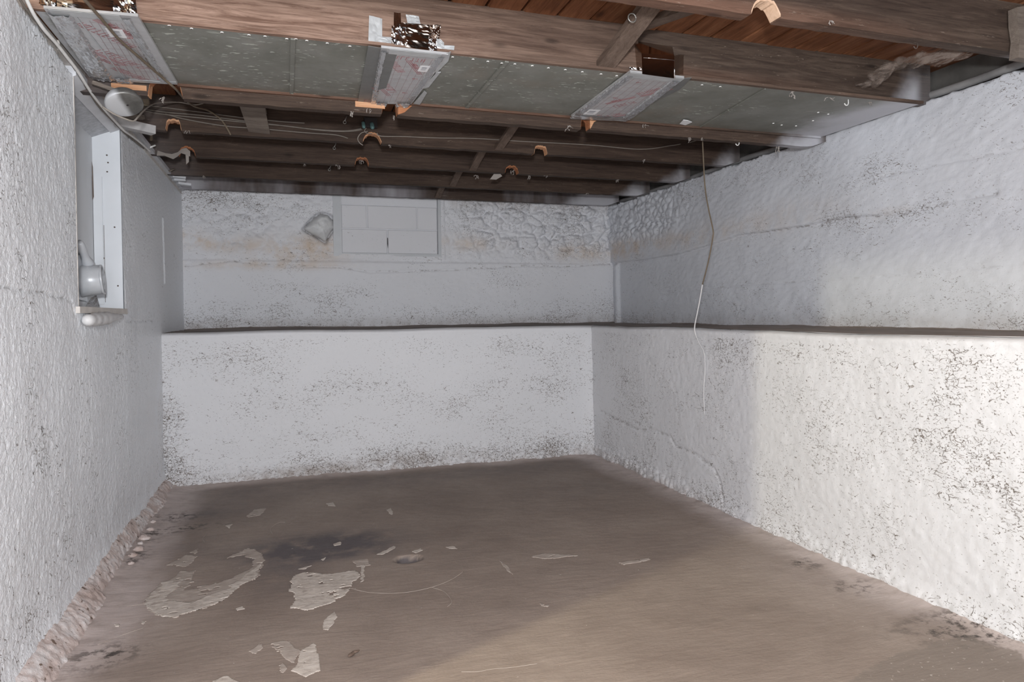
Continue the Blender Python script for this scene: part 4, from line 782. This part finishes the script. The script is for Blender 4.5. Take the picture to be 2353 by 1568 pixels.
# rag of plaster hanging from the third joist's left end
mb = MB(); top = [(362,346),(380,352),(395,354),(408,350),(418,342),(428,340),(437,348)]; bot = [(360,358),(378,358),(398,366),(408,360),(416,352),(428,356),(437,360)]
v = [onY(x, y, 5.165) for x, y in top]+[onY(x, y, 5.15) for x, y in bot]; n_ = len(top); mb.add(v, [(i, i+1, n_+i+1, n_+i) for i in range(n_-1)], True); mb.slab([onY(x, y, 5.155) for x, y in ((426,350),(434,350),(434,372),(428,378))], (0, .004, 0))
tag(mb.build('torn_rag', M['lint']), 'grey torn rag caught in the ragged notch at the wall end of the cobwebbed joist', 'rag')
# cleat board on the wired joist
cl = [onY(549,240,4.20), onY(607,240,4.20), onY(621,309,4.484), onY(571,303,4.484)]
tag(MB().slab(cl, (0, .020, .012)).build('cleat_board', M['greywood']), 'short flat board leaning across the wires under the joists', 'board')
# ---------------------------------------------------------------- wires
def wire(px, r, mat, label, plane=('Y', 4.478), n=6, cat='wire', group=None):
    pts = []
    for q in px:
        x, y = q[:2]; pl = q[2] if len(q) > 2 else plane
        pts.append({'X': onX, 'Y': onY, 'Z': onZ}[pl[0]](x, y, pl[1]))
    return tag(MB().tube(smooth_path(pts, n), r, 6).build('wire', M[mat]), label, cat, group)
wire([(190,-6,('Z',2.285)),(232,42,('Z',2.285)),(275,92,('Z',2.285)),(325,136,('Z',2.285)),(375,180,('Z',2.285)),(405,206,('Z',2.278)),(428,232,('Y',4.05)),(450,246,('Y',4.25)),(478,254,('Y',4.42)),(505,272),(520,292),(530,310)], .0055, 'wire_brown', 'brown cable drooping across the large foil patch and up among the joists', cat='cable')
wire([(235,245,('Y',3.40)),(262,262,('Y',3.41)),(290,274,('Y',3.42)),(307,278,('Y',3.44)),(318,268,('Y',3.48)),(335,250,('Y',3.68)),(360,237,('Y',4.1)),(410,235,('Y',4.4)),(450,241,('Y',4.45)),(485,233,('Y',4.46)),(540,234,('Y',4.46)),(600,240,('Y',4.46)),(612,262,('Y',4.46))], .0040, 'wire_pale', 'pale wire looping from the round pan along the joists')
for i, (pts, lb) in enumerate((([(318,240),(400,250),(500,263),(560,271),(640,279),(700,283)], 'upper'), ([(318,248),(380,258),(460,265),(560,278),(650,289),(720,297),(790,301),(830,296)], 'middle'), ([(320,252),(370,262),(470,272),(560,281),(660,290),(740,300),(800,302),(832,298)], 'lower'), ([(380,262),(430,275),(520,290),(600,296),(700,305),(770,310),(800,318)], 'lowest'))):
    wire(pts, .0037, 'wire_grey', lb+' of the four grey wires strung along the wired joist from the round pan', group='joist wires')
wire([(866,306),(876,313),(930,314),(1000,317),(1080,318),(1140,321),(1200,325),(1350,333),(1470,343),(1540,335),(1590,326),(1625,312,('Y',4.2)),(1640,300,('Y',3.7))], .0028, 'wire_pale', 'pale single wire stapled along the joist past the bridging towards the side wall')
wire([(845,302),(830,306),(822,318),(826,328),(834,334)], .003, 'wire_pale', 'short pale wire loop beside the arched notch below the small box')
# small dark box with insulators
bx0 = onY(850, 290, 4.47); jb = empty('junction_box', bx0, 'small dark electrical box with two teal insulators on the wired joist', 'electrical box')
MB().box((bx0[0]-.035, 4.455, bx0[2]-.01), (bx0[0]+.045, 4.489, bx0[2]+.05)).build('box', M['black'], jb)
for x, y, s_ in ((834,288,1),(854,291,1.15)):
    c = Vector(onY(x, y, 4.45)); MB().lathe(c+Vector((0,0,.022*s_)), (.15,-.1,-1), [(0,0),(.0,.007*s_),(.006,.011*s_),(.03,.012*s_),(.04,.009*s_),(.045,0)], 14).build('insulator', M['teal'], jb)
MB().tube(smooth_path([onY(842,294,4.45), onY(838,300,4.44), onY(842,306,4.45), onY(855,307,4.46)], 5), .0022, 5).build('wire_end', M['wire_pale'], jb)
# hanging wire: brown, then painted white, over the ledge and down the bench
hw = empty('hanging_wire', onX(1614, 320, 2.47), 'long brown wire hanging from a joist, its lower half painted white to the bench', 'wire')
MB().tube(smooth_path([onX(x, y, 2.47) for x, y in ((1614,318),(1616,360),(1620,430),(1628,480),(1638,527),(1638,545),(1630,590),(1620,632),(1614,654))], 6), .0042, 7).build('bare_wire', M['wire_brown'], hw)
MB().tube(smooth_path([onX(x, y, X_) for x, y, X_ in ((1614,654,2.47),(1608,690,2.47),(1601,725,2.47),(1596,752,2.475),(1598,768,2.482),(1606,788,2.484),(1618,812,2.486),(1620,850,2.488),(1617,900,2.488),(1619,955,2.49))], 6), [.0040]*25+[.0028]*30, 7).build('painted_wire', M['wire_white'], hw)
# ---------------------------------------------------------------- hooks, cobwebs, scraps
def hook(px, Y, s, mat, label, down=.03):
    s *= .75; down *= .75
    p = Vector(onY(px[0], px[1], Y)); pts = [p, p+Vector((.001, 0, -down))]+[p+Vector((-.014*s+.014*s*math.cos(a), 0, -down-.014*s*math.sin(a))) for a in np.linspace(.3, math.pi*.95, 9)]
    tag(MB().tube(pts, .0035*s, 7).build('hook', M[mat]), label, 'hook')
hook((1949,226), 2.90, 1.15, 'white_paint', 'white J-shaped hook under the duct edge beside the side wall', .034); hook((1698,322), 3.60, 1.1, 'white_paint', 'white J-shaped hook under the low duct joist near the side wall', .028); hook((2108,98), 2.21, .9, 'rust', 'rusty hook screwed under the joist closest to the viewer', .02)
for px, Y, lb in (((792,278), 4.478, 'long screw eye hanging beside the small electrical box'), ((768,338), 5.158, 'screw eye hanging above the wired joist edge'), ((757,388), 5.846, 'screw eye hanging in the bay before the plain joist')):
    p = Vector(onY(px[0]+6, px[1]-14, Y))+Vector((0,.014,0)); q_ = Vector(onY(px[0], px[1], Y)); mb = MB().tube([p, q_], .004, 7); mb.tube([q_+Vector((.009*math.cos(a), 0, -.008+.009*math.sin(a))) for a in np.linspace(0, 2*math.pi, 15)], .003, 6); tag(mb.build('screw_eye', M['steel']), lb, 'screw eye')
# big cobweb between the front joist and the weathered joist
up = [(1958,196),(1985,191),(1990,175),(2008,160),(2040,140),(2070,132),(2110,122),(2160,112),(2225,104)]; lo = [(1960,198),(1990,200),(2014,198),(2040,182),(2066,160),(2090,152),(2125,154),(2180,148),(2240,122)]
A_, B_ = [], []; n_ = len(up)
for i in range(n_):
    Y = 2.86-.60*(i/(n_-1))**1.3; A_.append(onY(*up[i], Y)); B_.append(onY(*lo[i], Y-.02))
A_ = smooth_path(A_, 6); B_ = smooth_path(B_, 6); n_ = len(A_); R_ = 11; v = []; t_ = []
for r_ in range(R_):
    t = r_/(R_-1)
    for i in range(n_): v.append(A_[i].lerp(B_[i], t)+Vector((0, -.03*math.sin(t*math.pi)+.012*math.sin(i*.5+t*4), .008*math.sin(i*.9+t*7)))); t_.append(4*t*(1-t)*min(1, i/6, (n_-1-i)/5))
o = MB().add(v, [(r_*n_+i, r_*n_+i+1, (r_+1)*n_+i+1, (r_+1)*n_+i) for r_ in range(R_-1) for i in range(n_-1)], True).build('cobweb', M['web'], recalc=False)
at_ = o.data.attributes.new('body', 'FLOAT', 'POINT'); at_.data.foreach_set('value', t_)
tag(o, 'large dusty grey cobweb sagging between the two joists beside the side wall', 'cobweb')
def shred(px, Y, s, seed, label='small pale shred of lint hanging from the underside of a joist'):
    rr = random.Random(seed); p = Vector(onY(px[0], px[1], Y)); mb = MB(); s *= .55
    for k in range(rr.choice((3, 4, 5))):
        pts = [p+Vector((rr.uniform(-.014, .014)*s, 0, .004))]; d = Vector((rr.uniform(-1, 1), 0, -.6))
        for j in range(5): d = (d+Vector((rr.uniform(-1, 1), rr.uniform(-.3, .3), rr.uniform(-1, .55)))).normalized(); pts.append(pts[-1]+d*rr.uniform(.004, .011)*s)
        mb.tube(smooth_path(pts, 3), [.0042*s*rr.random()**2+.0006 for _ in range(16)], 5)
    tag(mb.build('lint_shred', M['lint']), label, 'lint', 'lint shreds on the joists')
SH = ((1305,290,3.6,1.8,'wispy lint knot by the third gap of the low duct joist'),(1095,404,5.20,1.5,'lint strand under the cobwebbed joist beside its bridging brace'),(1180,392,5.2,2.0,'lint hanging in the notch beside the grey paper scrap'),(1215,405,5.2,1.6,'lint trailing out of the notch of the cobwebbed joist, side-wall side'),(1255,405,5.2,1.2,'tiny lint tuft under the cobwebbed joist, well past the notch'),(830,370,5.2,1.4,'lint filling the middle notch of the cobwebbed joist'),(778,382,5.2,1.3,'flat lint flake under the cobwebbed joist by a screw eye'),(895,335,4.51,1.0,'lint fringe beside the arched notch of the wired joist'),(1481,368,4.51,1.4,'lint tuft under the wired joist near the hanging wire'),(1585,318,3.6,1.4,'lint strand under the low duct joist just before the hanging wire'),(1480,287,3.6,1.3,'lint tuft on the low duct joist between foil patch and white scrap'),(466,405,5.88,1.4,'lint tuft under the plain joist near the corner shims'),(808,258,3.6,1.5,'lint strand under the low duct joist before its middle gap'),(848,252,3.6,1.3,'white lint on the chiselled end at the middle gap'),(1820,212,2.86,1.9,'dark-backed lint cluster at the duct edge near the white J-hook'),(1905,226,2.86,1.2,'lint tuft on the duct edge beside the white J-hook'),(2000,236,2.86,1.0,'last lint tuft on the duct edge by the side wall'),(1615,318,3.6,1.0,'lint at the top of the hanging wire'),(1420,414,5.2,1.2,'lint under the cobwebbed joist nearest the side wall'),(380,225,3.6,1.3,'lint on the low duct joist by the brown cable'),(1910,50,2.18,1.0,'white lint on the face of the front joist past its notch'),(2330,42,2.18,.7,'lint on the front joist beside the end block'),(1350,445,5.88,1.2,'lint under the plain joist near the side wall'),(905,268,3.6,1.0,'lint at the far lip of the middle gap'),(1788,338,3.6,2.2,'long lint strand hanging at the side-wall end of the low duct joist'),(700,378,5.2,.9,'small lint flake under the cobwebbed joist before the screw eyes'),(430,302,4.51,1.0,'lint under the wired joist beside its first notch'))
for i, (x, y, Y, s, lb) in enumerate(SH): shred((x, y), Y-(.028 if Y not in (2.86,) else 0), s, 100+i, lb)
tag(MB().slab([onY(x, y, 5.15) for x, y in ((1126,412),(1135,400),(1150,400),(1154,405),(1140,413))], (0, .004, 0)).build('paper_scrap', M['lint']), 'grey paper scrap hanging below the cobwebbed joist beside its notch', 'scrap')
tag(MB().slab([onZ(x, y, 2.299) for x, y in ((1562,284),(1570,275),(1580,276),(1590,280),(1575,287))], (0, 0, -.003)).build('paper_scrap', M['label']), 'white paper scrap stuck to the metal duct beside the low joist', 'scrap')
# ---------------------------------------------------------------- right wall top: round grey sill, rim, end blocks
pts = [(XRU+.028+.004*math.sin(y*5), y, 2.366+.005*math.sin(y*3.1)+.003*math.sin(y*9)) for y in np.arange(-.5, 6.6, .12)]
tag(MB().tube(pts, .021, 10).build('trim_2', M['sill_grey']), 'rounded grey sill along the top of the side wall under the joist ends', 'sill', kind='structure')
tag(MB().box((XRU+.12, YF, 2.33), (XRU+.18, YU+.1, ZT)).build('trim_3', M['rim']), 'dusty grey rim behind the joist ends over the side wall', 'rim', kind='structure')
tag(MB().slab([onY(x, y, 2.13) for x, y in ((2338,16),(2353,14),(2400,10),(2400,140),(2340,132),(2344,90),(2339,55))], (0, .04, 0)).build('end_block', M['greywood']), 'rough brown block on the end of the joist closest to the viewer', 'block')
# ---------------------------------------------------------------- bricked-up window in the back wall
bw = empty('blocked_window', ((BX0+BX1)/2, YU, BZ0), 'window opening filled with white-painted concrete blocks in the back wall', 'window')
YBk = YU+.028; g = .0035
def blk(x0, x1, z0, z1, dy=0):
    a = .006; v = [(x0,YBk+dy+a,z0),(x1,YBk+dy+a,z0),(x1,YBk+dy+a,z1),(x0,YBk+dy+a,z1),(x0+a,YBk+dy,z0+a),(x1-a,YBk+dy,z0+a),(x1-a,YBk+dy,z1-a),(x0+a,YBk+dy,z1-a),(x0,YBk+.08,z0),(x1,YBk+.08,z0),(x1,YBk+.08,z1),(x0,YBk+.08,z1)]
    MB().add(v, [(4,5,6,7),(0,1,5,4),(1,2,6,5),(2,3,7,6),(3,0,4,7),(0,8,9,1),(1,9,10,2),(2,10,11,3),(3,11,8,0)]).build('concrete_block', M['block'], bw)
z0, z1, z2, z3 = BZ0+.012, 2.042, 2.268, 2.40; xm = .942; xa, xb = .752, 1.228
blk(BX0+.022, xm-g, z0, z1-g, .002); blk(xm+g, BX1-.02, z0, z1-g); blk(BX0+.022, xa-g, z1+g, z2-g, .003); blk(xa+g, xb-g, z1+g, z2-g); blk(xb+g, BX1-.02, z1+g, z2-g, .002)
MB().box((BX0+.02, YBk+.004, z2+.001), (BX1-.02, YBk+.08, z3)).build('mortar_course', M['upper'], bw)
mb = MB().box((BX0-.01, YU-.006, BZ0-.012), (BX0+.02, YU+.10, 2.40)); mb.build('reveal', M['jamb_shade'], bw); MB().box((BX1-.018, YU-.006, BZ0-.012), (BX1+.012, YU+.10, 2.40)).build('reveal', M['jamb_shade'], bw); MB().box((BX0-.01, YU-.004, BZ0-.014), (BX1+.012, YU+.10, BZ0+.010)).build('reveal', M['jamb_shade'], bw)
MB().box((BX0, YBk+.012, BZ0), (BX1, YBk+.09, 2.40)).build('mortar', M['upper'], bw)
MB().slab([(.938,YBk-.0005,1.905),(.943,YBk-.0005,1.86),(.946,YBk-.0005,1.90),(.945,YBk-.0005,1.955),(.939,YBk-.0005,1.965)], (0,.004,0)).build('crack', M['black'], bw)
MB().box((BX0-.055, YU-.012, BZ0-.02), (BX0-.008, YU+.03, 2.36)).build('jamb_strip', M['jamb_shade'], bw)
# ---------------------------------------------------------------- bits on the floor
a = onZ(799, 1512, .006); b = onZ(826, 1496, .006); mb = MB(); pts = [Vector(a).lerp(Vector(b), t)+Vector((random.uniform(-.004,.004), random.uniform(-.004,.004), .004)) for t in np.linspace(0, 1, 7)]; mb.tube(pts, [.002,.007,.008,.006,.006,.004,.001], 6)
tag(mb.build('bark_chip', M['brace']), 'small splinter of bark lying on the floor below the plaster patches', 'splinter')
def clod(px, r, label, grp=None, mat='footing', seed=0):
    p = P2(*px); z = float(fz(np.array([p[0]]), np.array([p[1]]))[0]); rr = random.Random(seed); mb = MB()
    v = []; f = []
    for i in range(6):
        for j in range(10):
            a = i/5*math.pi*.62; b = 2*math.pi*j/10; k = r*(1+rr.uniform(-.22, .22)); v.append((p[0]+k*math.sin(a)*math.cos(b), p[1]+k*math.sin(a)*math.sin(b), z+k*.6*math.cos(a)+.05*r))
    for i in range(5):
        for j in range(10): f.append((i*10+j, i*10+(j+1) % 10, (i+1)*10+(j+1) % 10, (i+1)*10+j))
    tag(mb.add(v, f, True).build('rubble_clod', M[mat]), label, 'rubble', grp)
for i, q in enumerate(((318,1268),(305,1283),(332,1243),(345,1222),(352,1205),(300,1300),(322,1255))): clod(q, (.028,.022,.03,.02,.018,.016,.015)[i], ('grey clod of crumbled mortar by the footing, ','pale crumb of mortar by the footing, ')[i % 2]+('second from the viewer','third from the viewer','in the middle of the row','third from the far end','farthest of the row','nearest of the row','just past the middle')[i], 'clods along the footing', 'footing', i)
